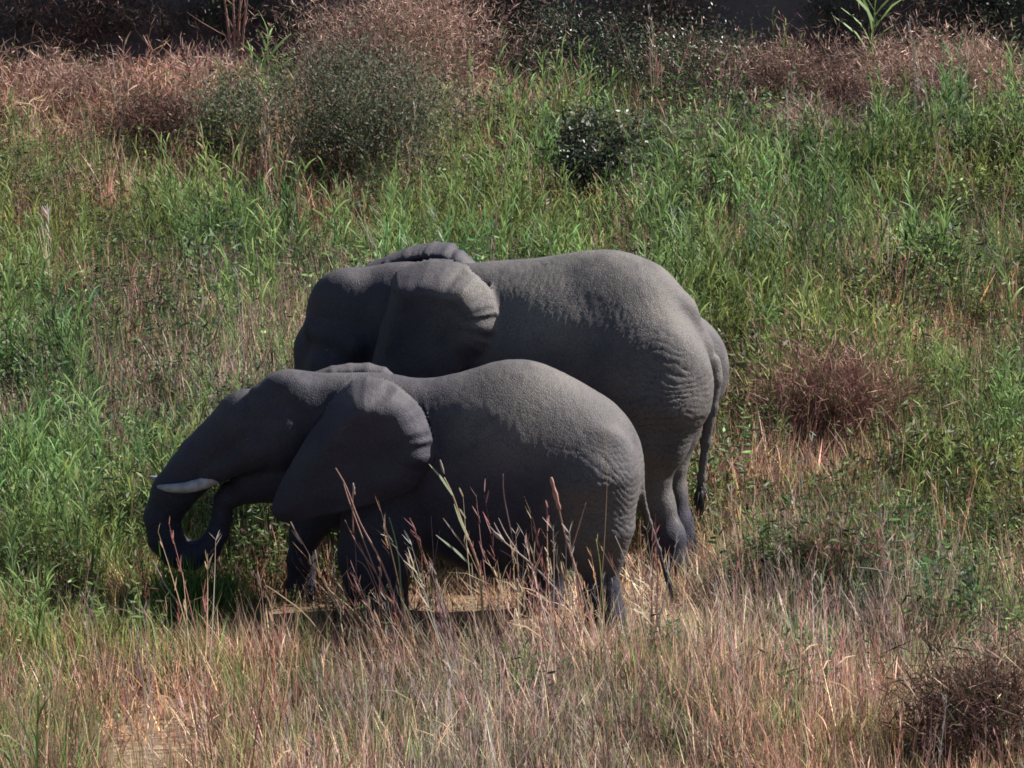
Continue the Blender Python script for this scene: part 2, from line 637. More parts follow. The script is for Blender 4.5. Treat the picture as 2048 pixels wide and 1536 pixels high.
def tube(pts, rads, n=8, sub=1):
    pts = [np.asarray(p, float) for p in pts]
    if sub > 1:                                    # Catmull-Rom
        P_, R_ = [], []
        m = len(pts)
        for i in range(m - 1):
            p0, p1, p2, p3 = pts[max(i - 1, 0)], pts[i], pts[i + 1], pts[min(i + 2, m - 1)]
            for s in range(sub):
                t = s / sub
                P_.append(0.5 * ((2 * p1) + (-p0 + p2) * t + (2 * p0 - 5 * p1 + 4 * p2 - p3) * t * t + (-p0 + 3 * p1 - 3 * p2 + p3) * t ** 3))
                R_.append(rads[i] + (rads[i + 1] - rads[i]) * t)
        P_.append(pts[-1]); R_.append(rads[-1])
        pts, rads = P_, R_
    vs_, fs_ = [], []
    ref = None
    for i, p in enumerate(pts):
        d = pts[min(i + 1, len(pts) - 1)] - pts[max(i - 1, 0)]
        d = d / (np.linalg.norm(d) + 1e-12)
        if ref is None:
            ref = np.array([1.0, 0, 0]) if abs(d[0]) < 0.8 else np.array([0, 1.0, 0])
        u = np.cross(d, ref); u /= np.linalg.norm(u)
        w = np.cross(u, d); ref = w
        ref = np.cross(u, d) * -1 if False else w
        for j in range(n):
            a = 2 * math.pi * j / n
            vs_.append(p + (u * math.cos(a) + w * math.sin(a)) * rads[i])
        ref = w
    for i in range(len(pts) - 1):
        for j in range(n):
            fs_.append((i * n + j, i * n + (j + 1) % n, (i + 1) * n + (j + 1) % n, (i + 1) * n + j))
    fs_.append(tuple(range(n))[::-1])
    fs_.append(tuple((len(pts) - 1) * n + j for j in range(n)))
    return vs_, fs_


# ---- the smaller elephant in front
S = Body((0.0, 0.0, 0.0), R(4))
S.ell(1010, 945, 0, 225, 0.60, 215, 0, 0.1)            # barrel
S.ell(1122, 945, 0, 166, 0.50, 180, 12, 0.14)          # hindquarters
S.ell(1042, 850, 0, 120, 0.30, 124, 0, 0.2)            # top of the back
S.ell(870, 925, 0, 150, 0.41, 165, 0, 0.2)             # shoulders
S.ell(755, 880, 0, 120, 0.30, 138, 0, 0.2)             # neck
S.ell(665, 850, 0, 110, 0.26, 106, 0, 0.15)            # nape
S.ell(596, 850, 0, 94, 0.27, 110, 0, 0.10)             # cranium
S.ell(570, 925, 0, 85, 0.25, 85, 0, 0.12)              # cheeks
for sgn in (1, -1):
    S.ell(565, 800, 0.12 * sgn, 50, 0.12, 52, 0, 0.16)      # domes of the forehead
    S.chain([(512, 792, 0.13 * sgn, 16), (522, 825, 0.185 * sgn, 19), (565, 850, 0.23 * sgn, 22)], 0.10)   # brow
    S.chain([(520, 895, 0.17 * sgn, 48), (440, 938, 0.15 * sgn, 24), (415, 952, 0.16 * sgn, 17)], 0.05)  # tusk sheath
S.chain([(560, 860, 0, 95), (498, 850, 0, 72), (406, 918, 0, 51), (347, 985, 0, 45), (324, 1033, 0, 37),
         (331, 1076, 0, 37), (352, 1103, 0, 34), (382, 1112, 0, 30), (414, 1100, 0, 27), (435, 1066, 0, 23), (443, 1035, 0.0, 21), (447, 1000, 0.0, 20), (455, 980, 0.0, 17)], 0.022)
S.chain([(560, 945, 0, 62), (510, 962, 0, 44), (472, 990, 0, 25)], 0.05)   # lower jaw
for sgn in (1, -1):
    S.chain([(482, 862, 0.185 * sgn, 5), (500, 857, 0.20 * sgn, 6), (519, 862, 0.21 * sgn, 5)], 0.03)
S.ell(664, 802, 0.33, 24, 0.10, 16, 0, 0.06, cut=True)
S.ell(664, 802, -0.33, 24, 0.10, 16, 0, 0.06, cut=True)
# legs
S.chain([(800, 950, 0.14, 85), (762, 1050, 0.26, 76), (750, 1116, 0.28, 70), (754, 1170, 0.29, 56), (763, 1222, 0.30, 49), (762, 1252, 0.30, 52)], 0.10, 1.3)
S.chain([(765, 940, -0.14, 85), (668, 1010, -0.26, 44), (612, 1062, -0.30, 31), (603, 1120, -0.30, 27), (602, 1165, -0.30, 25), (601, 1192, -0.30, 30), (600, 1206, -0.30, 31)], 0.07)
S.ell(1186, 1000, 0.30, 82, 0.21, 150, 14, 0.10)
S.chain([(1186, 970, 0.27, 92), (1207, 1055, 0.32, 56), (1206, 1100, 0.30, 40), (1204, 1180, 0.30, 31), (1210, 1230, 0.30, 36), (1208, 1275, 0.30, 40)], 0.10)
S.chain([(1160, 960, -0.27, 95), (1120, 1060, -0.30, 52), (1100, 1110, -0.30, 40), (1090, 1165, -0.30, 32), (1086, 1200, -0.30, 38), (1085, 1222, -0.30, 40)], 0.08)
S.chain([(1270, 925, 0, 13), (1284, 985, 0.02, 6.5), (1299, 1045, 0.04, 4.5), (1318, 1100, 0.05, 4), (1336, 1170, 0.06, 3.6)], 0.03)
earS = [(640, 835, .36), (662, 800, .30), (684, 775, .22), (706, 756, .18), (736, 746, .17), (768, 752, .2), (797, 768, .30), (822, 792, .40), (841, 820, .47), (856, 850, .51),
        (866, 880, .53), (872, 910, .53), (868, 930, .54), (852, 950, .54), (830, 976, .54), (800, 992, .54), (764, 1002, .54), (720, 1010, .53), (690, 1018, .52), (663, 1024, .51), (640, 1028, .50),
        (618, 1036, .48), (600, 1042, .46), (575, 1040, .44), (556, 1033, .42), (544, 1012, .39), (552, 980, .37), (568, 945, .36), (588, 910, .36), (612, 872, .36)]
prS = dict(w=0.64, R=0.20, top=0.41, back=0.16, front=0.17, bottom=0.02, rip=0.034, t=0.017, tw=0.12)
S.ear(earS, prS, 0.035, 1)
S.ear([(x, y + (45 if y < 800 else 10), l) for x, y, l in earS], prS, 0.035, -1)
S.chain([(628, 752, -0.16, 8), (665, 745, -0.20, 13), (700, 742, -0.24, 15), (735, 742, -0.24, 15), (765, 748, -0.24, 13), (792, 766, -0.24, 10)], 0.012, 0.55)

# ---- the larger elephant behind it
BIGY = 2.3
L = Body((0.02, BIGY, -0.2), R(13))
L.ell(1120, 715, 0, 270, 0.70, 200, 0, 0.1)
L.ell(1195, 640, 0, 130, 0.34, 134, 0, 0.2)
L.ell(1238, 690, 0, 160, 0.52, 184, 0, 0.12)
L.ell(1291, 765, 0.28, 136, 0.36, 134, 0, 0.20)
L.ell(1323, 730, -0.30, 136, 0.36, 122, 0, 0.06)
L.chain([(1300, 565, 0, 34), (1360, 622, 0, 30), (1402, 690, 0, 20), (1428, 745, 0, 13)], 0.07)
L.ell(960, 690, 0, 165, 0.50, 162, 0, 0.2)
L.ell(850, 660, 0, 130, 0.37, 132, 0, 0.2)
L.ell(780, 655, 0, 110, 0.33, 124, 0, 0.2)
L.ell(712, 652, 0, 104, 0.33, 118, 0, 0.10)
for sgn in (1, -1):
    L.ell(680, 600, 0.14 * sgn, 52, 0.14, 50, 0, 0.16)
    L.chain([(628, 660, 0.2 * sgn, 22), (660, 672, 0.27 * sgn, 20), (710, 690, 0.31 * sgn, 22)], 0.10)
    L.chain([(668, 730, 0.2 * sgn, 58), (630, 810, 0.17 * sgn, 36)], 0.07)
L.chain([(700, 680, 0, 92), (655, 700, 0, 66), (640, 790, 0, 54), (626, 890, 0.1, 40), (612, 990, 0.3, 27), (604, 1060, 0.5, 21), (605, 1130, 0.6, 18), (610, 1185, 0.65, 16)], 0.05)
L.chain([(740, 780, 0, 62), (690, 820, 0, 34)], 0.07)
L.chain([(880, 830, 0.34, 105), (850, 1010, 0.36, 54), (848, 1070, 0.36, 42), (850, 1130, 0.36, 38), (848, 1160, 0.36, 46), (848, 1178, 0.36, 46)], 0.10)
L.chain([(930, 800, -0.34, 105), (905, 980, -0.36, 54), (903, 1050, -0.36, 42), (900, 1090, -0.36, 38), (898, 1110, -0.36, 46), (898, 1125, -0.36, 46)], 0.10)
L.chain([(1322, 810, 0.34, 90), (1312, 880, 0.36, 62), (1300, 945, 0.36, 38), (1314, 1010, 0.36, 31), (1332, 1075, 0.36, 35), (1334, 1130, 0.36, 38), (1332, 1170, 0.36, 44)], 0.10)
L.chain([(1352, 770, -0.34, 92), (1344, 860, -0.36, 52), (1336, 920, -0.36, 37), (1342, 985, -0.36, 29), (1350, 1050, -0.36, 33), (1350, 1090, -0.36, 38), (1348, 1120, -0.36, 44)], 0.10)
L.chain([(1426, 725, 0, 15), (1430, 760, 0.02, 13), (1423, 815, 0.03, 12), (1411, 885, 0.04, 9), (1403, 955, 0.05, 6.5), (1401, 985, 0.05, 6)], 0.04)
earL = [(780, 610, .40), (786, 578, .36), (790, 550, .26), (805, 530, .2), (835, 519, .17), (869, 512, .16), (905, 517, .2), (935, 530, .28), (955, 548, .38), (970, 572, .48), (983, 596, .53),
        (993, 622, .56), (998, 645, .58), (998, 668, .59), (991, 692, .60), (972, 714, .61), (934, 735, .62), (904, 752, .62), (870, 775, .61), (835, 800, .58), (805, 815, .54), (778, 800, .48), (758, 765, .43), (752, 720, .40), (760, 680, .40), (768, 640, .40)]
for sgn in (1, -1):
    L.chain([(645, 684, 0.27 * sgn, 5), (664, 679, 0.285 * sgn, 6), (685, 685, 0.295 * sgn, 5)], 0.03)
prL = dict(w=0.68, R=0.21, top=0.45, back=0.15, front=0.20, bottom=0.02, rip=0.030, t=0.018, tw=0.14)
L.ear(earL, prL, 0.035, 1)
L.ear([(x, y + (45 if y < 600 else 10), l) for x, y, l in earL], prL, 0.035, -1)
L.chain([(738, 534, -0.18, 7), (780, 521, -0.26, 11), (820, 509, -0.31, 14), (865, 502, -0.33, 15), (896, 504, -0.33, 14), (908, 516, -0.32, 11)], 0.012, 0.30)
L.chain([(880, 522, -0.30, 18), (915, 518, -0.30, 17), (945, 540, -0.32, 14)], 0.012, 0.5)

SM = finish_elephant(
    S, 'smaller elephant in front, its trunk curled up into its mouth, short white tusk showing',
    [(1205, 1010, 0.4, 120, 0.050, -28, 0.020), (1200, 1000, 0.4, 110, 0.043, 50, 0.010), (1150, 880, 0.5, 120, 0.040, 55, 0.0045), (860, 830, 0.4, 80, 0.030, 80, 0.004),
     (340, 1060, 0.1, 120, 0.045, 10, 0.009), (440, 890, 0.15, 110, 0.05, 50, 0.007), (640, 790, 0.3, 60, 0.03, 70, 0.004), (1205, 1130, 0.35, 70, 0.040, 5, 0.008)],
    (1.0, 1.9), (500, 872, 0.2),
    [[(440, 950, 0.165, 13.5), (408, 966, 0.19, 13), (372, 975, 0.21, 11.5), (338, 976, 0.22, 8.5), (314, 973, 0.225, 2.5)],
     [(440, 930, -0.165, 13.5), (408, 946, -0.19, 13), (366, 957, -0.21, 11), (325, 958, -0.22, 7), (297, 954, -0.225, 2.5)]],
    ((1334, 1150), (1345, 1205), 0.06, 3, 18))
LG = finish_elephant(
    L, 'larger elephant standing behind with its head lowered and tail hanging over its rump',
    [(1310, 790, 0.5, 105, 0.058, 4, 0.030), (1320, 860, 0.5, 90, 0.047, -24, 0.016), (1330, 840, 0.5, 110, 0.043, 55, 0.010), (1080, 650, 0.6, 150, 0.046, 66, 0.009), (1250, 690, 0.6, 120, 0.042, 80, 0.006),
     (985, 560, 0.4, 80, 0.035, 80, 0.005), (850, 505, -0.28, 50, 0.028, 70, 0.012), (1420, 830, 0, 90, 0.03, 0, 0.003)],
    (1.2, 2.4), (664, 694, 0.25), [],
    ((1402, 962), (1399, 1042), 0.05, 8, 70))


# ------------------------------------------------------------------ grass: clumps instanced over the ground
def blades(n, rad, h, w, lean, curl, cols, seg=3, bias=(0, 0)):
    """returns verts, faces, tint for n arching blades rooted in a disc"""
    V_, F_, C_ = [], [], []
    wts = np.array([c[2] for c in cols], float); wts /= wts.sum()
    for i in range(n):
        a = rng.uniform(0, 2 * math.pi); rr = rad * math.sqrt(rng.uniform())
        base = np.array([rr * math.cos(a), rr * math.sin(a), -0.03])
        az = a + rng.normal(0, 0.9)
        L_ = rng.uniform(*h); W = rng.uniform(*w)
        th = abs(rng.normal(lean, lean * 0.6)); cu = rng.uniform(curl[0], curl[1])
        side = az + math.pi / 2 + rng.normal(0, 0.6)
        sv = np.array([math.cos(side), math.sin(side), 0.0]) * W * 0.5
        cb, ct, _ = cols[rng.choice(len(cols), p=wts)]
        j = math.exp(rng.normal(0, 0.42))
        p = base.copy(); o = len(V_)
        for k_ in range(seg + 1):
            t = k_ / seg
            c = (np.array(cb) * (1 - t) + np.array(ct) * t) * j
            tw = 1.0 - t ** 1.6
            if k_ < seg:
                V_ += [p - sv * max(tw, 0.35), p + sv * max(tw, 0.35)]; C_ += [c, c]
            else:
                V_.append(p.copy()); C_.append(c)
            ang = th + cu * t
            d = np.array([math.sin(ang) * math.cos(az), math.sin(ang) * math.sin(az), math.cos(ang)])
            p = p + d * (L_ / seg)
        for k_ in range(seg - 1):
            q = o + 2 * k_
            F_.append((q, q + 1, q + 3, q + 2))
        q = o + 2 * (seg - 1)
        F_.append((q, q + 1, q + 2))
    return V_, F_, C_


def join(*parts):
    V_, F_, C_ = [], [], []
    for v, f, c in parts:
        o = len(V_)
        V_ += list(v); F_ += [tuple(i + o for i in x) for x in f]; C_ += list(c)
    return V_, F_, C_


def bezier_pts(p0, p1, p2, n=6):
    t = np.linspace(0, 1, n)[:, None]
    return list((1 - t) ** 2 * np.asarray(p0) + 2 * t * (1 - t) * np.asarray(p1) + t ** 2 * np.asarray(p2))


def strip(pts, w, col0, col1, sidev=None):
    """a thin tapering leaf along pts"""
    V_, F_, C_ = [], [], []
    m = len(pts)
    ref_ = np.array([0, 0, 1.0]) + rng.normal(0, 0.9, 3)
    for i, p in enumerate(pts):
        t = i / (m - 1)
        d = np.asarray(pts[min(i + 1, m - 1)]) - np.asarray(pts[max(i - 1, 0)])
        sv = np.cross(d, ref_) if sidev is None else np.asarray(sidev, float)
        sv = sv / (np.linalg.norm(sv) + 1e-9) * w * 0.5 * (math.sin(math.pi * min(0.96, 0.18 + 0.8 * t)) ** 0.7)
        V_ += [np.asarray(p) - sv, np.asarray(p) + sv]
        c = np.array(col0) * (1 - t) + np.array(col1) * t
        C_ += [c, c]
    for i in range(m - 1):
        F_.append((2 * i, 2 * i + 1, 2 * i + 3, 2 * i + 2))
    return V_, F_, C_


def reed_stem(base, h, lean, az, nleaf, leaf, w, cs, cl0, cl1):
    parts = []
    d = np.array([math.sin(lean) * math.cos(az), math.sin(lean) * math.sin(az), math.cos(lean)])
    pts = [np.array(base) + d * h * t + np.array([math.cos(az), math.sin(az), 0]) * 0.06 * h * t * t for t in (0, 0.35, 0.7, 1.0)]
    parts.append(strip(pts, 0.011, cs, cs, sidev=(1, 0.2, 0)))
    for i in range(nleaf):
        t = 0.22 + 0.78 * (i + rng.uniform(0, 0.7)) / nleaf
        p = np.array(base) + d * h * t + np.array([math.cos(az), math.sin(az), 0]) * 0.06 * h * t * t
        la = rng.uniform(0, 2 * math.pi)
        L_ = leaf * rng.uniform(0.6, 1.2)
        th = rng.uniform(0.12, 0.6); q = [p]
        for k_ in range(3):
            dd = np.array([math.sin(th) * math.cos(la), math.sin(th) * math.sin(la), math.cos(th)])
            q.append(q[-1] + dd * L_ / 3); th += rng.uniform(0.05, 0.4)
        j = rng.uniform(0.75, 1.3)
        parts.append(strip(q, w * rng.uniform(0.7, 1.2), np.array(cl0) * j, np.array(cl1) * j))
    return join(*parts)


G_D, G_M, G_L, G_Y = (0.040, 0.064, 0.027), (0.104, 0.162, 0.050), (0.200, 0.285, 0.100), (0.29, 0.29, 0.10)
T_L, T_M, T_R, T_D, T_P = (0.52, 0.40, 0.255), (0.36, 0.255, 0.165), (0.25, 0.11, 0.10), (0.10, 0.060, 0.055), (0.38, 0.245, 0.21)


def make_protos(kind):
    out = []
    for v in range(6):
        if kind == 'reed':
            parts = [reed_stem((rng.normal(0, 0.10), rng.normal(0, 0.10), -0.02), rng.uniform(0.45, 0.95), abs(rng.normal(0, 0.08)), rng.uniform(0, 6.28),
                               int(rng.integers(10, 15)), 0.17, 0.0115, G_M, G_M, G_L) for _ in range(6)]
            parts.append(blades(14, 0.22, (0.2, 0.55), (0.006, 0.011), 0.12, (0.0, 0.7), [(G_D, G_M, 2), (G_M, G_L, 2), (G_M, G_Y, 1.6), (T_D, T_M, 0.8)]))
            d = join(*parts)
        elif kind == 'green':
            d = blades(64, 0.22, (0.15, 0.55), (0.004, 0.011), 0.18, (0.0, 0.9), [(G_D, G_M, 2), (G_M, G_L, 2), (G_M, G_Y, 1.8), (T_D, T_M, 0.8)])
        elif kind == 'dry':
            d = join(blades(30, 0.24, (0.08, 0.36), (0.006, 0.015), 0.36, (-0.4, 1.2), [(T_M, T_L, 2.0), (T_D, T_M, 2.2), (T_R, T_P, 2.8), (T_D, T_R, 1.2), (T_M, T_P, 1.8), (G_M, G_Y, 2.4), (G_D, G_L, 1.0)]),
                     blades(5, 0.18, (0.30, 0.62), (0.004, 0.007), 0.14, (0.0, 0.6), [(T_M, T_L, 1), (T_R, T_P, 1)]),
                     blades(5, 0.22, (0.06, 0.16), (0.014, 0.026), 0.6, (0.3, 1.4), [(T_L, (0.62, 0.55, 0.45), 1), (G_M, G_L, 1)]))
        elif kind == 'stem':
            parts = []
            for _ in range(6):
                a_ = rng.uniform(0, 6.28); p0 = np.array([0.16 * math.cos(a_), 0.16 * math.sin(a_), -0.02]) * rng.uniform(0.2, 1)
                h_ = rng.uniform(0.45, 1.0); dx = rng.normal(-0.02, 0.10); dy = rng.normal(0, 0.08)
                p2 = p0 + np.array([dx * h_ * 1.6, dy, h_]); p1 = (p0 + p2) / 2 + np.array([0.03, 0, 0.02])
                g = [C_ for C_ in (T_P, T_M, T_R, (0.30, 0.25, 0.22))][rng.choice(4)]
                parts.append(strip(bezier_pts(p0, p1, p2, 6), 0.0065, np.array(g) * 0.8, g, sidev=(1, 0.3, 0)))  # stalk
                for _k in range(rng.integers(3, 9)):
                    t = rng.uniform(0.62, 1.0); c = p0 + (p2 - p0) * t
                    dv = np.array([rng.normal(0, 0.35), rng.normal(0, 0.3), 1.0]); dv /= np.linalg.norm(dv)
                    parts.append(strip([c, c + dv * 0.04, c + dv * rng.uniform(0.05, 0.10)], 0.009, g, np.array(g) * 1.2, sidev=rng.normal(0, 1, 3)))
                if rng.uniform() < 0.6:
                    c = p0 + (p2 - p0) * rng.uniform(0.3, 0.6); dv = np.array([rng.choice([-1, 1]) * 0.6, rng.normal(0, 0.4), 0.7])
                    parts.append(strip([c, c + dv * 0.12, c + dv * 0.24 - np.array([0, 0, 0.05])], 0.010, T_M, T_L, sidev=(0.3, 1, 0.6)))
            d = join(*parts)
        elif kind == 'red':
            d = blades(34, 0.23, (0.12, 0.46), (0.005, 0.013), 0.28, (-0.3, 1.0), [(T_R, T_P, 3), (T_D, T_R, 2), (T_M, T_P, 1.4), (G_D, G_M, 0.8), (T_M, T_L, 0.8)])
        elif kind == 'litter':
            d = blades(46, 0.26, (0.10, 0.42), (0.006, 0.013), 1.36, (-0.2, 0.35), [(T_M, T_L, 3), (T_D, T_M, 2.2), (T_P, T_L, 1), (T_R, T_P, 0.6)])
        elif kind == 'weed':
            parts = []
            for _ in range(26):
                a, rr = rng.uniform(0, 6.28), 0.22 * math.sqrt(rng.uniform())
                h_ = rng.uniform(0.15, 0.60); p0 = np.array([rr * math.cos(a), rr * math.sin(a), 0])
                p1 = p0 + np.array([rng.normal(0, 0.07), rng.normal(0, 0.07), h_])
                parts.append(strip([p0, (p0 + p1) / 2 + rng.normal(0, 0.01, 3), p1], 0.006, T_D, G_D, sidev=(1, 0.3, 0)))
                for _k in range(8):
                    t = rng.uniform(0.3, 1.0); c = p0 + (p1 - p0) * t
                    dv = rng.normal(0, 1, 3); dv[2] = abs(dv[2]) * 0.6; dv /= np.linalg.norm(dv)
                    l_ = rng.uniform(0.03, 0.075)
                    g = [G_D, G_M, G_L, T_D][rng.choice(4, p=[.3, .4, .15, .15])]
                    parts.append(strip([c, c + dv * l_ * 0.5, c + dv * l_], rng.uniform(0.010, 0.020), g, g))
            d = join(*parts)
        elif kind == 'twig':
            parts = []
            for _ in range(90):
                a = rng.uniform(0, 6.28); e = rng.uniform(0.0, 1.2); rr = rng.uniform(0.0, 0.32)
                p = np.array([math.cos(a) * math.sin(e) * rr, math.sin(a) * math.sin(e) * rr, math.cos(e) * rr + rng.uniform(0, 0.15)])
                dv = np.array([math.cos(a) * 0.6, math.sin(a) * 0.6, 0.55]) + rng.normal(0, 0.6, 3); dv /= np.linalg.norm(dv)
                l_ = rng.uniform(0.06, 0.22)
                g = [T_R, T_M, T_P, T_D, T_L][rng.choice(5, p=[.3, .25, .2, .17, .08])]
                parts.append(strip([p, p + dv * l_ * 0.5 + rng.normal(0, 0.008, 3), p + dv * l_], rng.uniform(0.006, 0.012), g, g, sidev=rng.normal(0, 1, 3)))
            d = join(*parts)
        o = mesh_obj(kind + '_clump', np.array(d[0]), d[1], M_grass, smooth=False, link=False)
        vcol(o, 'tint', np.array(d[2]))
        out.append(o)
    c = bpy.data.collections.new(kind + '_clumps')
    for o in out:
        c.objects.link(o)
    return c


def scatter(name, kind, pos, spin, tilt, scl, tint, colls={}):
    if kind not in colls:
        colls[kind] = make_protos(kind)
    n = len(pos)
    me = bpy.data.meshes.new(name)
    me.from_pydata(pos.tolist(), [], [])
    rot = np.zeros((n, 3), np.float32)
    for i in range(n):
        m = Matrix.Rotation(tilt[i, 0], 3, 'Y') @ Matrix.Rotation(tilt[i, 1], 3, 'X') @ Matrix.Rotation(spin[i], 3, 'Z')
        rot[i] = m.to_euler()
    a = me.attributes.new('rot', 'FLOAT_VECTOR', 'POINT'); a.data.foreach_set('vector', rot.ravel())
    a = me.attributes.new('scl', 'FLOAT', 'POINT'); a.data.foreach_set('value', scl.astype(np.float32))
    a = me.attributes.new('pick', 'INT', 'POINT'); a.data.foreach_set('value', rng.integers(0, 6, n).astype(np.int32))
    c4 = np.ones((n, 4), np.float32); c4[:, :3] = tint
    a = me.attributes.new('icol', 'FLOAT_COLOR', 'POINT'); a.data.foreach_set('color', c4.ravel())
    o = bpy.data.objects.new(name, me)
    col.objects.link(o)
    ng = bpy.data.node_groups.new(name + '_nodes', 'GeometryNodeTree')
    ng.interface.new_socket('Geometry', in_out='INPUT', socket_type='NodeSocketGeometry')
    ng.interface.new_socket('Geometry', in_out='OUTPUT', socket_type='NodeSocketGeometry')
    N = ng.nodes
    gi, go = N.new('NodeGroupInput'), N.new('NodeGroupOutput')
    iop = N.new('GeometryNodeInstanceOnPoints')
    ci = N.new('GeometryNodeCollectionInfo')
    ci.inputs['Collection'].default_value = colls[kind]
    ci.inputs['Separate Children'].default_value = True
    ci.inputs['Reset Children'].default_value = True

    def named(nm, typ):
        x = N.new('GeometryNodeInputNamedAttribute'); x.data_type = typ
        x.inputs['Name'].default_value = nm
        return x.outputs['Attribute']
    lk = ng.links.new
    lk(gi.outputs[0], iop.inputs['Points'])
    lk(ci.outputs[0], iop.inputs['Instance'])
    iop.inputs['Pick Instance'].default_value = True
    lk(named('pick', 'INT'), iop.inputs['Instance Index'])
    lk(named('rot', 'FLOAT_VECTOR'), iop.inputs['Rotation'])
    lk(named('scl', 'FLOAT'), iop.inputs['Scale'])
    lk(iop.outputs[0], go.inputs[0])
    md = o.modifiers.new('scatter', 'NODES')
    md.node_group = ng
    o['kind'] = 'stuff'
    return o


# patches of the meadow, read off the photograph: root pixel, half-size in pixels, weight per species
# order: reed, green, dry, red, litter, weed, twig
SPEC = ['reed', 'green', 'dry', 'red', 'litter', 'weed', 'twig', 'stem']
PATCH = [
    (255, 830, 60, 150, (-1.2, -0.9, 0.0, -0.1, 0.5, -0.9, 0)),      # bare sandy strip on the left
    (250, 660, 120, 60, (-0.5, -0.2, 0.4, 0.35, 0.2, 0, 0)),
    (300, 620, 170, 90, (-0.5, -0.2, 0.5, 0.5, 0.2, -0.2, 0)),
    (600, 640, 60, 90, (-0.5, -0.2, 0.7, 0.2, 0.3, -0.2, 0)),
    (480, 760, 110, 80, (-0.3, -0.1, 0.5, 0.3, 0.2, -0.1, 0)),
    (1480, 860, 90, 50, (-0.4, 0.2, 0.1, 0.0, 0.2, 0.2, 0)),
    (90, 700, 120, 90, (-0.1, 0.3, 0.2, 0, 0, 0, 0)),
    (100, 1060, 210, 170, (0.45, 0.9, -0.3, 0.25, -0.3, 0.3, 0)),
    (420, 1250, 150, 60, (-0.3, 1.0, -0.3, 0.0, -0.3, 0.3, 0)),
    (200, 1270, 190, 80, (0.15, 1.1, -0.2, 0.3, 0, 0.2, 0)),
    (560, 1020, 110, 130, (-0.5, 0.3, 0.5, 0.2, 0.3, 0.2, 0)),
    (80, 1430, 150, 130, (-0.5, 0.3, 0.0, 1.6, 0, 0, 0)),
    (290, 1510, 130, 85, (-2, -2, -2.2, -2, -0.3, -0.6, 0)),
    (150, 1290, 170, 80, (0.5, 0.9, -0.5, 0.2, 0, 0.2, 0)),    # sandy corner in front
    (330, 1330, 120, 50, (-0.3, 0.2, 0.2, 0, 0.8, 0, 0)),
    (1010, 1275, 170, 40, (-1, -0.8, -1.1, -0.8, 0.6, -0.5, 0)),    # trodden pale ground in front of the legs
    (1020, 1195, 220, 60, (-1, -1, -0.85, -0.8, 1.6, -0.6, 0)),     # flattened straw below the belly
    (1710, 920, 130, 60, (-1.2, -1.0, 0.1, 0.3, 0.9, -0.8, 0)),
    (1620, 985, 170, 55, (-1.0, -0.4, 0.3, 0.3, 0.8, -0.4, 0)),
    (1900, 960, 130, 90, (-0.3, 0.3, 0.0, 0.1, 0, 0.7, 0)),
    (1450, 1080, 120, 80, (-0.6, -0.2, 0.7, 0.1, 0.2, 0.1, 0)),
    (1560, 1180, 170, 80, (-0.5, 0.1, 0.2, 0.6, 0.2, 0.1, 0)),
    (1800, 1180, 200, 120, (-0.4, 0.5, 0.1, 0.5, 0, 0.4, 0)),
    (1980, 1400, 110, 120, (-0.7, -0.3, -0.45, -0.3, 0.3, 0.1, 0)),
    (1250, 1350, 120, 80, (0, 0.25, 0.1, 0.5, 0, 0, 0)),
    (1450, 1400, 200, 120, (0, 0.35, 0.2, 0.2, 0, 0, 0)),
    (1300, 300, 200, 60, (-0.1, 0.1, 0.1, 0.3, 0, 0.3, 0)),
    (1450, 330, 130, 70, (-0.5, 0, 0, 0.5, 0, 0.4, 0.2)),
    (1880, 420, 200, 100, (-0.2, 0.3, 0, 0.1, 0, 0.6, 0)),
    (1640, 320, 130, 60, (-0.5, 0, 0.1, 0.5, 0, 0.1, 0.5)),
    (1800, 640, 160, 80, (-0.2, 0.2, 0.4, 0, 0.2, 0.1, 0)),
    (850, 460, 110, 40, (-0.4, 0.2, 0.3, 0, 0.2, 0.3, 0)),
    (1440, 520, 60, 50, (-0.4, 0, 0.5, 0.2, 0, 0, 0)),
    (560, 560, 60, 60, (0.2, 0, 0.3, 0, 0, 0, 0)),
]
PW = []
for (px, py, rx, ry, wt) in PATCH:
    g = ground_hit(px, py)
    dist = np.dot(g - CAM, FWD)
    PW.append((g[0], g[1], rx * dist / FPX, ry * dist / FPX / math.sin(PITCH), np.array(list(wt) + [0.0])))


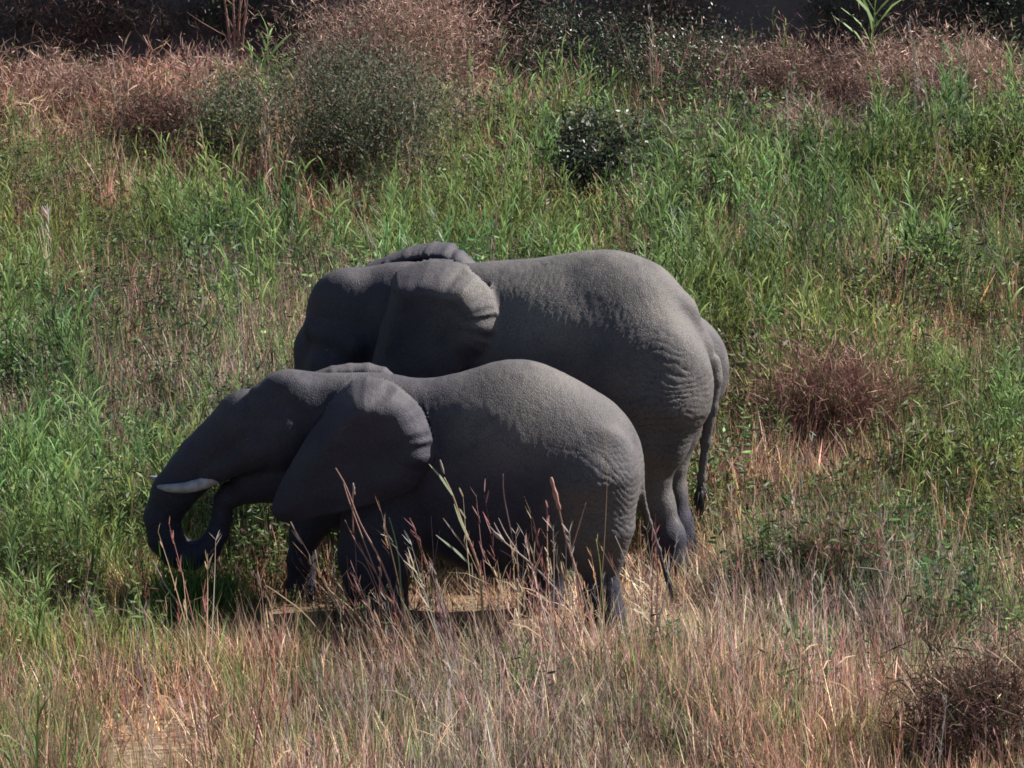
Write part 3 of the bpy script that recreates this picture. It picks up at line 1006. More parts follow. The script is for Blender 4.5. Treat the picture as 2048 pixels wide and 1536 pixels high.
def meadow(x, y):
    """species weights, one row per point"""
    n1 = noise2(x / 2.2 + 3, y / 2.6 + 8, 51); n2 = noise2(x / 0.9, y / 1.1, 52); n3 = noise2(x / 1.3 + 20, y / 1.6, 53)
    W = np.zeros((len(x), 8))
    fore = sstep(1.2, -1.0, y - 0.28 * np.clip(-x - 1.2, 0, 3) * -1.0 * 0 - 0.9 * np.tanh(x) * 1.2)
    far = sstep(16.5, 20.5, y + 3.4 * (n1 - 0.5) + 2.0 * (n2 - 0.5) + 0.35 * np.clip(-x, -1, 5) - 2.2 * sstep(-1.5, 0.5, x))
    bank = sstep(20.9, 21.6, y)
    mid = (1 - fore) * (1 - far)
    near_mid = sstep(9.0, 3.0, y)
    leftgreen = sstep(-1.0, -2.2, x)
    W[:, 0] = mid * np.clip(0.42 + 1.9 * (n1 - 0.5) + 1.0 * (n2 - 0.5), 0.04, 1) * (1 - 0.45 * near_mid) + 0.10 * fore * leftgreen
    W[:, 1] = mid * np.clip(0.42 + 1.2 * (n2 - 0.5) + 0.8 * (n1 - 0.5), 0.03, 1) + fore * (0.16 + 0.25 * leftgreen + 0.5 * np.maximum(n3 - 0.55, 0)) + 0.12 * far
    W[:, 2] = fore * (0.95 + 0.6 * (n2 - 0.5)) + mid * (0.17 + 1.5 * np.maximum(n3 - 0.5, 0) + 0.9 * np.maximum(0.45 - n1, 0) + 0.26 * near_mid)
    W[:, 3] = fore * (0.45 + 1.3 * np.maximum(n1 - 0.45, 0)) + mid * (0.16 + 1.5 * np.maximum(0.5 - n2, 0)) + 0.45 * far
    W[:, 4] = 0.35 * fore + 0.18 * mid + 0.25 * far
    W[:, 5] = mid * (0.38 + 1.1 * np.maximum(0.55 - n3, 0)) + 0.015 * fore + 0.15 * far
    W[:, 6] = 0.95 * far
    W[:, 7] = 0.18 * fore + np.exp(-(((x + 0.1) / 1.2) ** 2 + ((y + 1.2) / 0.5) ** 2)) * 0.6 + 0.06 * mid
    W *= 1 - 0.8 * bank[:, None]
    for (cx, cy, rx, ry, wt) in PW:
        g = np.exp(-(((x - cx) / rx) ** 2 + ((y - cy) / ry) ** 2) * 1.1)
        W += g[:, None] * wt[None, :] * np.ones(8)
    cl = noise2(x / 0.42 + 31, y / 0.55 + 12, 55); c2 = noise2(x / 0.38 + 7, y / 0.5 + 40, 56)
    W[:, 2] *= np.clip(0.25 + 1.5 * cl, 0, 1.5)
    W[:, 3] *= np.clip(0.1 + 1.7 * c2, 0, 1.6)
    W[:, 1] *= np.clip(0.35 + 1.3 * (1 - cl), 0, 1.5)
    return np.clip(W, 0, None)


OLIVE = [((0.085, 0.105, 0.060), 4), ((0.13, 0.15, 0.095), 2.5), ((0.19, 0.14, 0.105), 1.8), ((0.05, 0.062, 0.040), 1.6)]
BROWN = [((0.37, 0.245, 0.195), 3), ((0.28, 0.17, 0.14), 2.8), ((0.48, 0.34, 0.27), 1.6), ((0.14, 0.08, 0.065), 1.0), ((0.14, 0.17, 0.08), 0.4)]
DARKBR = [((0.13, 0.068, 0.06), 3), ((0.085, 0.048, 0.045), 3), ((0.21, 0.12, 0.10), 1), ((0.05, 0.065, 0.035), 0.7)]
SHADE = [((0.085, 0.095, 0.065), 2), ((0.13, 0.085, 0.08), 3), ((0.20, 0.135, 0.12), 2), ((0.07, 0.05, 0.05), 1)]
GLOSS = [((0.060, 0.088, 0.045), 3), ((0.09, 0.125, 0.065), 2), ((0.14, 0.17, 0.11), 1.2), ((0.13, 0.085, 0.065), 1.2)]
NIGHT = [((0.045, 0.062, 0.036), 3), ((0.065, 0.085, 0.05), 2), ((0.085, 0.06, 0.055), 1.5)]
SEDGE = [((0.22, 0.11, 0.095), 3), ((0.15, 0.075, 0.065), 2), ((0.31, 0.19, 0.15), 2), ((0.11, 0.13, 0.05), 1.2), ((0.40, 0.29, 0.20), 0.6)]
TW = dict(leaf=(0.04, 0.16), wid=(0.005, 0.011), mat=M_twig, loose=1.1)

SHRUBS = []


def SH(*a, **k):
    SHRUBS.append((a, k))


SH('bush', 'large rounded olive green bush with fine leaves in front of the brown mound', 728, 385, 430, 320, nleaf=26000, cols=OLIVE, leaf=(0.03, 0.07), wid=(0.010, 0.020), nstem=9, twigs=420, clump=16, hollow=0.2)
SH('bush', 'smaller thin olive bush adjoining the left side of the large rounded bush', 480, 345, 210, 190, nleaf=6500, cols=OLIVE, nstem=6, twigs=90, group=None)
SH('bush', 'dark brown low bush at the edge of the tan grass, left of the olive bushes', 300, 312, 270, 120, nleaf=8000, cols=DARKBR, up=0.5, nstem=6, **TW)
SH('bush', 'broad reddish brown dome of dry brush rising behind the large olive bush', 800, 215, 440, 240, nleaf=22000, cols=BROWN, up=0.8, nstem=8, clump=14, depth=0.6, **TW)
SH('bush', 'long bank of tan dry brush along the far left edge', 140, 236, 600, 112, nleaf=17000, cols=BROWN, up=0.8, nstem=6, clump=26, depth=0.4, hollow=0.05, **TW)
SH('bush', 'tan dry brush between the left bank and the bare sapling', 430, 212, 380, 84, nleaf=9000, cols=BROWN, up=0.8, nstem=5, depth=0.4, clump=18, hollow=0.05, **TW)
SH('bush', 'brown leafless bush in the dark hollow at the top left corner', 150, 118, 230, 130, nleaf=3600, cols=DARKBR + [((0.30, 0.17, 0.13), 1.5)], up=0.5, nstem=7, **TW)
SH('bush', 'grey green bush with glinting glossy leaves right of the brown dome', 1165, 212, 360, 205, nleaf=9000, cols=GLOSS, mat=M_gloss, leaf=(0.03, 0.06), wid=(0.009, 0.018), up=0.2, nstem=8, twigs=260)
SH('bush', 'glossy leaved bush mixed with red brush at the middle of the far bank', 1400, 212, 280, 185, nleaf=6500, cols=GLOSS + [((0.20, 0.10, 0.08), 2)], mat=M_gloss, leaf=(0.03, 0.06), wid=(0.009, 0.019), up=0.2, nstem=7, twigs=100)
SH('bush', 'reddish dry bush on the bank to the left of the tall lone reed', 1580, 238, 330, 165, nleaf=9500, cols=BROWN + DARKBR, up=0.7, nstem=6, clump=14, hollow=0.1, **TW)
SH('bush', 'reddish dry bush on the bank to the right of the tall lone reed', 1860, 226, 460, 165, nleaf=14000, cols=BROWN, up=0.7, nstem=8, clump=20, hollow=0.1, **TW)
SH('bush', 'dark green bush in the shade at the top right corner', 1990, 110, 200, 150, nleaf=3500, cols=NIGHT, mat=M_gloss, leaf=(0.03, 0.07), wid=(0.018, 0.034), up=0.2, nstem=6)
SH('bush', 'dark brown leafless bush half hidden in the reeds below the far right brush', 1660, 258, 190, 90, nleaf=3000, cols=DARKBR, up=0.4, nstem=6, **TW)
SH('bush', 'dark bush with shiny white glinting leaves standing alone among the green reeds', 1190, 420, 215, 225, nleaf=4200, cols=[((0.024, 0.036, 0.020), 3), ((0.04, 0.055, 0.03), 2), ((0.05, 0.035, 0.03), 1)], mat=M_gloss, leaf=(0.04, 0.09), wid=(0.020, 0.038), up=0.1, nstem=10, hollow=0.4, clump=6, twigs=40)
SH('bush', 'dense reddish brown sedge tussock to the right of the elephants', 1665, 885, 330, 170, nleaf=10000, cols=SEDGE, up=0.9, leaf=(0.06, 0.24), wid=(0.005, 0.011), mat=M_twig, nstem=6, hollow=0.1, loose=0.8)
SH('bush', 'matted dark green and brown thicket at the right foreground', 1700, 1195, 330, 140, nleaf=6000, cols=SEDGE + [((0.05, 0.075, 0.025), 4)], up=0.9, leaf=(0.08, 0.22), wid=(0.005, 0.010), nstem=6, hollow=0.2)
SH('bush', 'tangle of dark broken stems standing in for the shaded hollow at the right edge of the foreground', 1990, 1510, 420, 215, nleaf=5200, cols=DARKBR + [((0.36, 0.26, 0.19), 1.6), ((0.10, 0.12, 0.05), 0.8)], up=0.5, leaf=(0.10, 0.32), wid=(0.005, 0.012), mat=M_twig, nstem=14, hollow=0.2, loose=0.9, clump=9)  # dark stem colours paint the shade of a deep hollow
SH('bush', 'feathery pale green grass clump directly under the curled trunk', 395, 1262, 190, 95, nleaf=2600, cols=[((0.07, 0.15, 0.03), 3), ((0.11, 0.20, 0.05), 2), ((0.04, 0.08, 0.02), 2)], up=1.5, leaf=(0.10, 0.26), wid=(0.005, 0.010), nstem=4, hollow=0.2, cat='plant')



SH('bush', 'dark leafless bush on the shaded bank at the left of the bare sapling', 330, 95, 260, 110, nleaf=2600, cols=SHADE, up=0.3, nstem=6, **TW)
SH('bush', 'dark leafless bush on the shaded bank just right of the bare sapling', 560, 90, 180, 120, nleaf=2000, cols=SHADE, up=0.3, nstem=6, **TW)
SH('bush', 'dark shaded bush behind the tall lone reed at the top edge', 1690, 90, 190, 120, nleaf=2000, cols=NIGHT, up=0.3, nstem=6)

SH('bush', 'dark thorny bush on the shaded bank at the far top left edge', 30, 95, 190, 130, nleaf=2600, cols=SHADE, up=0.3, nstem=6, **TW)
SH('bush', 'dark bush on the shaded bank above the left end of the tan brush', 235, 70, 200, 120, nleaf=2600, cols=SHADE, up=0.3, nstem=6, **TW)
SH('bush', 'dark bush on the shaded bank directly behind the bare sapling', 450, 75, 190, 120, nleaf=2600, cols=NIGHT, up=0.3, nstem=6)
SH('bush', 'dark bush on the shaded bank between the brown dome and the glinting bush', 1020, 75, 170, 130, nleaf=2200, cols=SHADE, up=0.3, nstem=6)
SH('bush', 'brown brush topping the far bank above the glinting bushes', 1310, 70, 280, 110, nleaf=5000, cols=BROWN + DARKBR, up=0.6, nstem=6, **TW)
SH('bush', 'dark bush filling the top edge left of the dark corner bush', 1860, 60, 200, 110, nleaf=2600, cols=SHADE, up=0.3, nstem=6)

SPOTS = []
for a_, k_ in SHRUBS:
    g = ground_hit(a_[2], a_[3]); sc = np.dot(g - CAM, FWD) / FPX
    if a_[3] < 480:
        SPOTS.append((g[0], g[1], a_[4] * sc * 0.5, a_[4] * sc * 0.5 * k_.get('depth', 0.8), a_[5] * sc))

DENS = dict(reed=12.0, green=20.0, dry=34.0, red=30.0, litter=30.0, weed=13.0, twig=18.0, stem=10.0)
NAMES = dict(reed='green_reeds', green='green_grass', dry='dry_grass', red='red_grass', litter='straw_litter', weed='leafy_weeds', twig='dry_brush', stem='dry_stems')
AREA = (-9.5, 9.5, -6.5, 27.5)
FEET = []
for B_, pl in ((S, ((763, 1240, .30), (601, 1200, -.30), (1208, 1265, .30), (1086, 1215, -.30))), (L, ((848, 1170, .36), (898, 1118, -.36), (1333, 1160, .36), (1349, 1110, -.36)))):
    for f_ in pl:
        q = B_.P(*f_); w_ = B_.o + B_.fw * q[0] + B_.la * q[1]
        FEET.append(w_[:2])
for sp in SPEC:
    n = int(DENS[sp] * (AREA[1] - AREA[0]) * (AREA[3] - AREA[2]))
    x = rng.uniform(AREA[0], AREA[1], n); y = rng.uniform(AREA[2], AREA[3], n)
    # the frustum only, with a margin to either side
    keep = np.abs(x) < 4.6 + 0.085 * (y + 6) + 1.2
    x, y = x[keep], y[keep]
    W = meadow(x, y)[:, SPEC.index(sp)]
    ok = rng.uniform(0, 1, len(x)) < np.clip(W, 0, 1.0)
    if sp != 'litter':
        for fx, fy in FEET:
            ok &= np.hypot(x - fx, y - fy) > (0.24 if sp not in ('dry', 'red') else 0.13)
        under = (np.abs(x - 0.25) < 1.15) & (np.abs(y - 0.0) < 0.35)
        under |= (np.abs(x - 0.3) < 1.5) & (np.abs(y - BIGY) < 0.5)
        ok &= ~(under & (rng.uniform(0, 1, len(x)) < 0.9))
        bare = np.exp(-(((x - 0.25) / 1.0) ** 2 + ((y + 0.15) / 0.75) ** 2) * 1.2)
        if sp not in ('stem', 'twig', 'litter'):
            ok &= rng.uniform(0, 1, len(x)) > bare * 0.95
        legs = (x > 0.75) & (x < 1.75) & (y > 0.2) & (y < 2.4)
        if sp in ('reed', 'green', 'weed'):
            ok &= ~(legs & (rng.uniform(0, 1, len(x)) < (0.7 if sp == 'green' else 1.0)))
        fl = (x > -1.95) & (x < -1.25) & (y > -0.7) & (y < 0.3)
        if sp in ('reed', 'green', 'weed'):
            ok &= ~(fl & (rng.uniform(0, 1, len(x)) < 0.75))
        if sp == 'stem':
            ok &= ~((x < -1.5) & (x > -3.2) & (y > -1.9) & (y < 0.6))
        if sp in ('reed', 'weed'):
            ok &= np.hypot((x + 2.4) / 0.9, (y + 0.6) / 1.1) > 1
        if sp in ('reed',):
            ok &= ~((y > -2.5) & (y < -0.2) & (x > -2.0))
            ok &= ~((np.abs(x) < 2.2) & (y < 2.6))
    for cx, cy, rx, ry, hh in SPOTS:                # nothing tall inside or right before a shrub
        inn = (np.abs(x - cx) < rx * 0.95) & (y > cy - ry - 1.9) & (y < cy + ry)
        if sp in ('reed', 'green', 'dry', 'red', 'weed'):
            ok &= ~(inn & (rng.uniform(0, 1, len(x)) < (0.85 if sp == 'reed' else 0.55)))
    x, y = x[ok], y[ok]
    n = len(x)
    pos = np.stack([x, y, terrain(x, y)], 1)
    spin = rng.uniform(0, 2 * math.pi, n)
    tilt = rng.normal(0, 0.10, (n, 2))
    lean = np.exp(-(((x + 0.9) / 1.3) ** 2 + ((y + 1.3) / 1.2) ** 2))
    if sp in ('dry', 'red', 'green', 'stem'):
        tilt[:, 0] -= 0.35 * lean + 0.05
    scl = rng.uniform(0.6, 1.3, n) * (0.8 + 0.45 * noise2(x / 1.7, y / 1.7, 61)) * (0.72 + 0.6 * noise2(x / 0.5 + 3, y / 0.6, 62))
    if sp in ('dry', 'red'):
        scl *= np.where(y < -0.2, 0.92, 1.05)
    if sp in ('green',):
        scl *= np.where((y < 0) & (x > -1.5), 0.7, 1.0)
    tr = np.exp(-(((x + 2.55) / 0.95) ** 2 + ((y + 0.55) / 0.9) ** 2))
    scl *= 1 - 0.62 * tr * (sp != 'litter')
    scl *= np.where((x > -2.0) & (x < -1.2) & (y > -1.1) & (y < 0.4) & (sp != 'litter'), 0.62, 1.0)
    scl *= np.where((x > 0.7) & (x < 1.8) & (y > 0.0) & (y < 2.5) & (sp != 'litter'), 0.62, 1.0)
    scl *= 1 - 0.5 * (sp in ('dry', 'red', 'green')) * np.exp(-(((x - 0.15) / 1.15) ** 2 + ((y + 0.15) / 0.7) ** 2))
    b = np.exp(rng.normal(0, 0.24, n)) * (0.72 + 0.56 * noise2(x / 1.2 + 5, y / 1.5, 71))
    hue = rng.normal(0, 0.10, n) + 0.35 * (noise2(x / 2.5, y / 3.0, 72) - 0.5)
    tint = np.stack([b * (1 + hue), b, b * (1 - 0.6 * hue)], 1)
    o = scatter(NAMES[sp], sp, pos, spin, tilt, scl, tint)
    tag(o, {'reed': 'tall bright green reeds filling the meadow behind the elephants',
            'green': 'fine green grass between the reeds and under the curled trunk',
            'dry': 'straw coloured dry grass across the foreground',
            'red': 'reddish brown dry grass in patches of the meadow',
            'litter': 'flattened dry straw lying on the ground',
            'weed': 'low leafy green weeds between the reeds',
            'twig': 'low brown dry brush in front of the far bank',
            'stem': 'thin feathery dry stems rising out of the straw before the elephants'}[sp], sp if sp in ('reed', 'litter', 'weed') else 'grass')
    print('SCATTER', sp, n)


# ------------------------------------------------------------------ shrubs
def leaf_quads(C, D, Ln, Wd, cols):
    """many small leaves: centre, direction, length, width"""
    n = len(C)
    N_ = rng.normal(0, 1, (n, 3))
    sv = np.cross(D, N_); sv /= np.linalg.norm(sv, axis=1, keepdims=True) + 1e-9
    a = C; b = C + D * Ln[:, None] * 0.5 + sv * Wd[:, None] * 0.5
    c = C + D * Ln[:, None]; d = C + D * Ln[:, None] * 0.5 - sv * Wd[:, None] * 0.5
    V_ = np.stack([a, b, c, d], 1).reshape(-1, 3)
    F_ = np.arange(4 * n).reshape(n, 4)
    return V_, F_, np.repeat(cols, 4, axis=0)


def shrub(name, label, px, py, w_px, h_px, depth=0.8, nleaf=5000, leaf=(0.03, 0.07), wid=(0.010, 0.020), cols=None, mat=None, up=0.6, nstem=6,
          hollow=0.45, cat='bush', stem_col=(0.10, 0.065, 0.05), clump=9, group=None, twigs=0, stem_r=0.011, loose=0.55):
    """(px, py) is the foot of the shrub in the photograph, w_px x h_px its visible size"""
    g = ground_hit(px, py)
    sc = np.dot(g - CAM, FWD) / FPX
    rw, hh = w_px * sc * 0.5, h_px * sc / math.cos(PITCH) * 0.93
    rd = rw * depth
    root = empty(name, g)
    tag(root, label, cat, group)
    # clumps spread through the crown
    cen = []
    for i in range(clump * 4):
        v = rng.normal(0, 1, 3); v /= np.linalg.norm(v)
        r_ = rng.uniform(hollow, 1.0)
        cen.append(np.array([v[0] * rw * r_ * 0.86, v[1] * rd * r_ * 0.86, hh * (0.50 + 0.42 * v[2] * r_)]))
    cen = np.array(cen)
    tone = np.exp(rng.normal(0, 0.22, len(cen)))
    pick = rng.integers(0, len(cen), nleaf)
    sz = 0.20 * min(rw, hh)
    csz = rng.uniform(0.5, 1.7, len(cen))
    C = cen[pick] + rng.normal(0, 1, (nleaf, 3)) * np.array([sz * 1.25, sz * 1.1, sz * 0.95]) * csz[pick][:, None]
    C[:, 2] = np.abs(C[:, 2])
    D = C * np.array([0.4, 0.4, 0.0]) / max(rw, 0.1) + np.array([0, 0, up]) + rng.normal(0, loose, (nleaf, 3))
    D /= np.linalg.norm(D, axis=1, keepdims=True)
    wts = np.array([c[1] for c in cols], float); wts /= wts.sum()
    base = np.array([c[0] for c in cols])[rng.choice(len(cols), nleaf, p=wts)]
    cc = base * (tone[pick] * np.exp(rng.normal(0, 0.18, nleaf)))[:, None]
    V_, F_, K_ = leaf_quads(C, D, rng.uniform(*leaf, nleaf), rng.uniform(*wid, nleaf), cc)
    crown = mesh_obj('crown', V_, F_, mat or M_plant, root, smooth=False)
    vcol(crown, 'tint', K_)
    crown['kind'] = 'stuff'
    for i in range(nstem):
        e = cen[rng.integers(0, len(cen))]
        b = np.array([e[0] * 0.10, e[1] * 0.10, -0.05])
        m = np.array([e[0] * 0.35, e[1] * 0.35, e[2] * 0.6])
        pts = bezier_pts(b, m, e * np.array([1, 1, 1.12]), 6)
        v_, f_ = tube(pts, [stem_r * (1 - 0.75 * t) for t in np.linspace(0, 1, 6)], 5)
        st = mesh_obj('stem', np.array(v_), f_, M_twig, root)
        vcol(st, 'tint', np.tile(np.array(stem_col) * rng.uniform(0.7, 1.3), (len(v_), 1)))
    if twigs:
        parts = []
        for i in range(twigs):
            c = cen[rng.integers(0, len(cen))] + rng.normal(0, sz, 3)
            dv = rng.normal(0, 1, 3); dv[2] = abs(dv[2]) + 0.5; dv /= np.linalg.norm(dv)
            l_ = rng.uniform(0.12, 0.35)
            k_ = np.array(stem_col) * rng.uniform(0.7, 2.0)
            parts.append(strip([c, c + dv * l_ * 0.5 + rng.normal(0, 0.012, 3), c + dv * l_], 0.009, k_, k_, sidev=rng.normal(0, 1, 3)))
        t_ = join(*parts)
        tw = mesh_obj('twigs', np.array(t_[0]), t_[1], M_twig, root, smooth=False)
        vcol(tw, 'tint', np.array(t_[2])); tw['kind'] = 'stuff'
    return root


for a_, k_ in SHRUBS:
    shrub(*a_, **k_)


def thin_tree(label, px, py, tops, col_, r0=0.022):
    g = ground_hit(px, py)
    root = empty('sapling', g)
    tag(root, label, 'sapling')
    for k_, tp in enumerate(tops):
        e = on_depth(tp[0], tp[1], g[1] + rng.uniform(-0.15, 0.15)) - g
        m = on_depth(tp[2], tp[3], g[1]) - g
        pts = bezier_pts([0, 0, -0.08], 2 * m - 0.5 * e, e, 9)
        v_, f_ = tube(pts, [r0 * (1 - 0.7 * t) for t in np.linspace(0, 1, 9)], 6)
        o = mesh_obj('stem', np.array(v_), f_, M_twig, root)
        vcol(o, 'tint', np.tile(np.array(col_) * rng.uniform(0.85, 1.15), (len(v_), 1)))
        for i in range(7):
            j = rng.integers(3, 9)
            p = np.asarray(pts[j]); dv = np.array([rng.normal(0, 0.5), rng.normal(0, 0.4), rng.uniform(0.5, 1.0)])
            q = p + dv * rng.uniform(0.2, 0.45)
            v_, f_ = tube(bezier_pts(p, (p + q) / 2 + rng.normal(0, 0.03, 3), q, 4), [0.006, 0.005, 0.004, 0.002], 4)
            b = mesh_obj('twig', np.array(v_), f_, M_twig, o)
            vcol(b, 'tint', np.tile(np.array(col_) * rng.uniform(0.7, 1.1), (len(v_), 1)))
    return root


thin_tree('bare reddish sapling with several thin upright stems before the dark bank', 474, 200,
          [(442, -45, 455, 40), (462, -60, 468, 40), (486, -60, 478, 40), (500, -40, 488, 50)], (0.30, 0.17, 0.14))


# ------------------------------------------------------------------ single reeds that stand out
def leaf_mesh_obj(name, pts, w, c0, c1, parent, mat=None, sidev=None):
    d = strip(pts, w, c0, c1, sidev)
    o = mesh_obj(name, np.array(d[0]), d[1], mat or M_plant, parent, smooth=False)
    vcol(o, 'tint', np.array(d[2]))
    return o


def lone_reed(label, base, top, nleaf=9, leaf=0.38, w=0.022, tone=1.0, group='tall reeds standing out of the meadow', one_side=0):
    g = ground_hit(*base)
    root = empty('reed', g)
    tag(root, label, 'reed', group)
    tone *= 1.3; w *= 1.1
    e = on_depth(top[0], top[1], g[1]) - g
    pts = bezier_pts([0, 0, -0.03], e * np.array([0.35, 1, 0.6]), e, 7)
    v_, f_ = tube(pts, [0.010 * (1 - 0.6 * t) for t in np.linspace(0, 1, 7)], 5)
    st = mesh_obj('stem', np.array(v_), f_, M_plant, root)
    vcol(st, 'tint', np.tile(np.array(G_L) * tone, (len(v_), 1)))
    for i in range(nleaf):
        t = 0.25 + 0.75 * (i + 0.5) / nleaf
        a = np.asarray(pts[min(6, int(t * 6))]); b = np.asarray(pts[min(6, int(t * 6) + 1)])
        p = a + (b - a) * (t * 6 - int(t * 6))
        la = (0.2 if i % 2 else math.pi - 0.2) + rng.normal(0, 0.8)
        th = rng.uniform(0.25, 0.7); q = [p]
        L_ = leaf * rng.uniform(0.6, 1.15) * (1.1 - 0.3 * t)
        for k_ in range(4):
            q.append(q[-1] + np.array([math.sin(th) * math.cos(la), math.sin(th) * math.sin(la), math.cos(th)]) * L_ / 4)
            th += rng.uniform(0.05, 0.4)
        j = rng.uniform(0.85, 1.25) * tone
        leaf_mesh_obj('leaf', q, w * rng.uniform(0.7, 1.15), np.array(G_M) * j, np.array(G_L) * j * 1.1, root)
    return root


lone_reed('very tall reed with long leaves rising above the brush at the top right', (1738, 215), (1752, -15), 14, 0.62, 0.034, 1.05)
lone_reed('tall thin reed sticking up in front of the brown dome, left of the large bush', (536, 330), (535, 55), 9, 0.45, 0.024)
lone_reed('bright reed leaning left just above the big elephant\'s head', (690, 560), (655, 385), 9, 0.40, 0.022, 1.2)
lone_reed('long reed leaning left over the face of the larger elephant', (630, 590), (500, 440), 8, 0.40, 0.020, 1.2)
lone_reed('reed beside the bare sandy strip, nearest the left edge of its top', (205, 700), (130, 560), 8, 0.36, 0.018)
lone_reed('tall reed at the far left edge beside the dry grass', (30, 700), (14, 560), 9, 0.40, 0.020, 1.1)
lone_reed('bright green reed to the right of the big elephant\'s rump', (1545, 640), (1570, 480), 10, 0.36, 0.022, 1.2)
lone_reed('long reed leaning left, alone in the reeds at the far right', (1920, 640), (1850, 520), 8, 0.40, 0.022, 1.15)
lone_reed('reed at the right edge of the meadow level with the big elephant\'s back', (2030, 700), (2010, 545), 9, 0.36, 0.020, 1.1)
lone_reed('pale reed behind the back of the larger elephant, above its shoulder', (1140, 520), (1165, 395), 8, 0.32, 0.020, 1.05)
lone_reed('reed with bright leaves between the dark shiny bush and the top brush', (1010, 300), (1000, 150), 9, 0.40, 0.024, 1.0)
lone_reed('thin reed standing in the grass left of the curled trunk', (215, 960), (140, 770), 8, 0.34, 0.018, 0.9)
lone_reed('short leafy reed between the big elephant\'s tail and the red tussock', (1560, 925), (1560, 845), 10, 0.26, 0.024, 1.15)
lone_reed('broken reed bending over in front of the large olive bush', (600, 430), (610, 330), 7, 0.32, 0.022, 1.1)


# ------------------------------------------------------------------ dry stalks in front of the elephants
def stalk(label, Yoff, path, r_px, colr, blades_=(), head=None, name='dry_stalk', cat='stalk', group='dry stalks standing in front of the elephants', extra=()):
    """path: photo pixels from the foot upward; the stalk stands in the upright plane through its foot"""
    g = ground_hit(*path[0])
    if Yoff:                                        # in front of the animals: carry the foot on down to the soil
        a, b = on_depth(*path[0], Yoff), on_depth(*path[1], Yoff)
        dv = (a - b) / max(0.05, b[2] - a[2])
        zt = float(terrain(a[0], Yoff))
        f = a + dv * max(0.0, a[2] - zt) * 0.999
        g = np.array([f[0], Yoff, zt])
    Y = g[1]
    root = empty(name, g)
    tag(root, label, cat, group)
    s_ = np.dot(g - CAM, FWD) / FPX
    n_ = len(path)
    pts = [on_depth(px, py, Y) - g for (px, py) in path]
    if Yoff:
        pts = [np.array([0, 0, -0.03])] + pts
    else:
        pts[0] = pts[0] - np.array([0, 0, 0.04])
    n_ = len(pts)
    rad = [max(0.0016, 0.62 * r_px * s_ * (1 - 0.5 * i / (n_ - 1))) for i in range(n_)]
    v_, f_ = tube(pts, rad, 6, sub=4)
    o = mesh_obj('stem', np.array(v_), f_, M_twig, root)
    vv = np.array(v_)
    mot = 0.75 + 0.5 * noise3(vv * 14, 81)
    vcol(o, 'tint', np.array(colr)[None] * mot[:, None])
    for ex in extra:
        q = [on_depth(px, py, Y + 0.03) - g for px, py in ex]
        v_, f_ = tube(q, [rad[-1] * 1.0] * (len(q) - 1) + [rad[-1] * 0.5], 5, sub=3)
        b = mesh_obj('side_stem', np.array(v_), f_, M_twig, root)
        vcol(b, 'tint', np.tile(np.array(colr) * rng.uniform(0.7, 1.15), (len(v_), 1)))
    for (bp, w_px, bc) in blades_:
        q = [on_depth(px, py, Y - 0.02) - g for px, py in bp]
        q2 = []
        for a, b in zip(q[:-1], q[1:]):
            q2 += [a, (a + b) / 2]
        q2.append(q[-1])
        dirv = q[-1] - q[0]
        leaf_mesh_obj('leaf', q2, 0.8 * w_px * s_, bc, np.array(bc) * 1.1, root, M_plant, sidev=np.cross(dirv, [0.2, 1.0, 0.1]))
    if head:
        (ha, hb, hw, hc) = head
        A, B2 = on_depth(*ha, Y) - g, on_depth(*hb, Y) - g
        m = 9
        ps = [A + (B2 - A) * t for t in np.linspace(0, 1, m)]
        v_, f_ = tube(ps, [0.7 * hw * s_ * (0.25 + 0.75 * math.sin(math.pi * (0.12 + 0.8 * t))) * rng.uniform(0.7, 1.2) for t in np.linspace(0, 1, m)], 7)
        h_ = mesh_obj('seed_head', np.array(v_), f_, M_twig, root)
        vcol(h_, 'tint', np.array(hc)[None] * (0.7 + 0.6 * rng.uniform(size=(len(v_), 1))))
    return root


C_GREY, C_TAN, C_PINK, C_PURP, C_GRN = (0.30, 0.25, 0.22), (0.38, 0.28, 0.18), (0.33, 0.20, 0.17), (0.17, 0.11, 0.12), (0.20, 0.26, 0.14)
stalk('bundle of grey stems leaning left over the smaller elephant\'s front leg and ear', -0.85, [(806, 1245), (765, 1130), (720, 1045), (693, 975), (671, 936)], 4.0, C_PINK,
      extra=[[(790, 1240), (742, 1120), (708, 1030), (694, 990), (685, 960)], [(798, 1245), (760, 1160), (715, 1090), (690, 1040)], [(780, 1238), (745, 1150), (718, 1085)], [(706, 1068), (705, 1010), (706, 970)], [(770, 1230), (735, 1140), (712, 1120)]],
      head=((709, 990), (706, 966), 4, C_GREY))
stalk('single upright pale green stem before the smaller elephant\'s front leg', -0.75, [(803, 1205), (799, 1130), (791, 1080), (778, 1034)], 3.6, C_GRN)
stalk('branching stalk with long pale leaves rising to the smaller elephant\'s ear tip', -0.95, [(966, 1232), (958, 1140), (938, 1080), (922, 1040), (905, 990), (888, 955)], 5.0, C_TAN,
      blades_=[([(944, 1132), (910, 1100), (872, 1070)], 6.5, (0.36, 0.42, 0.30)), ([(942, 1112), (915, 1075), (886, 1036)], 5.0, C_GREY), ([(905, 990), (882, 955), (858, 928)], 6.0, (0.36, 0.42, 0.28)), ([(938, 1080), (920, 1040), (908, 1008)], 6.0, (0.33, 0.38, 0.24))],
      head=((888, 948), (880, 920), 4.0, C_GREY))
stalk('thin purple grey stem standing in the middle of the dark belly', -0.8, [(1050, 1195), (1032, 1110), (1015, 1030), (1007, 985), (1006, 948)], 3.2, C_PURP)
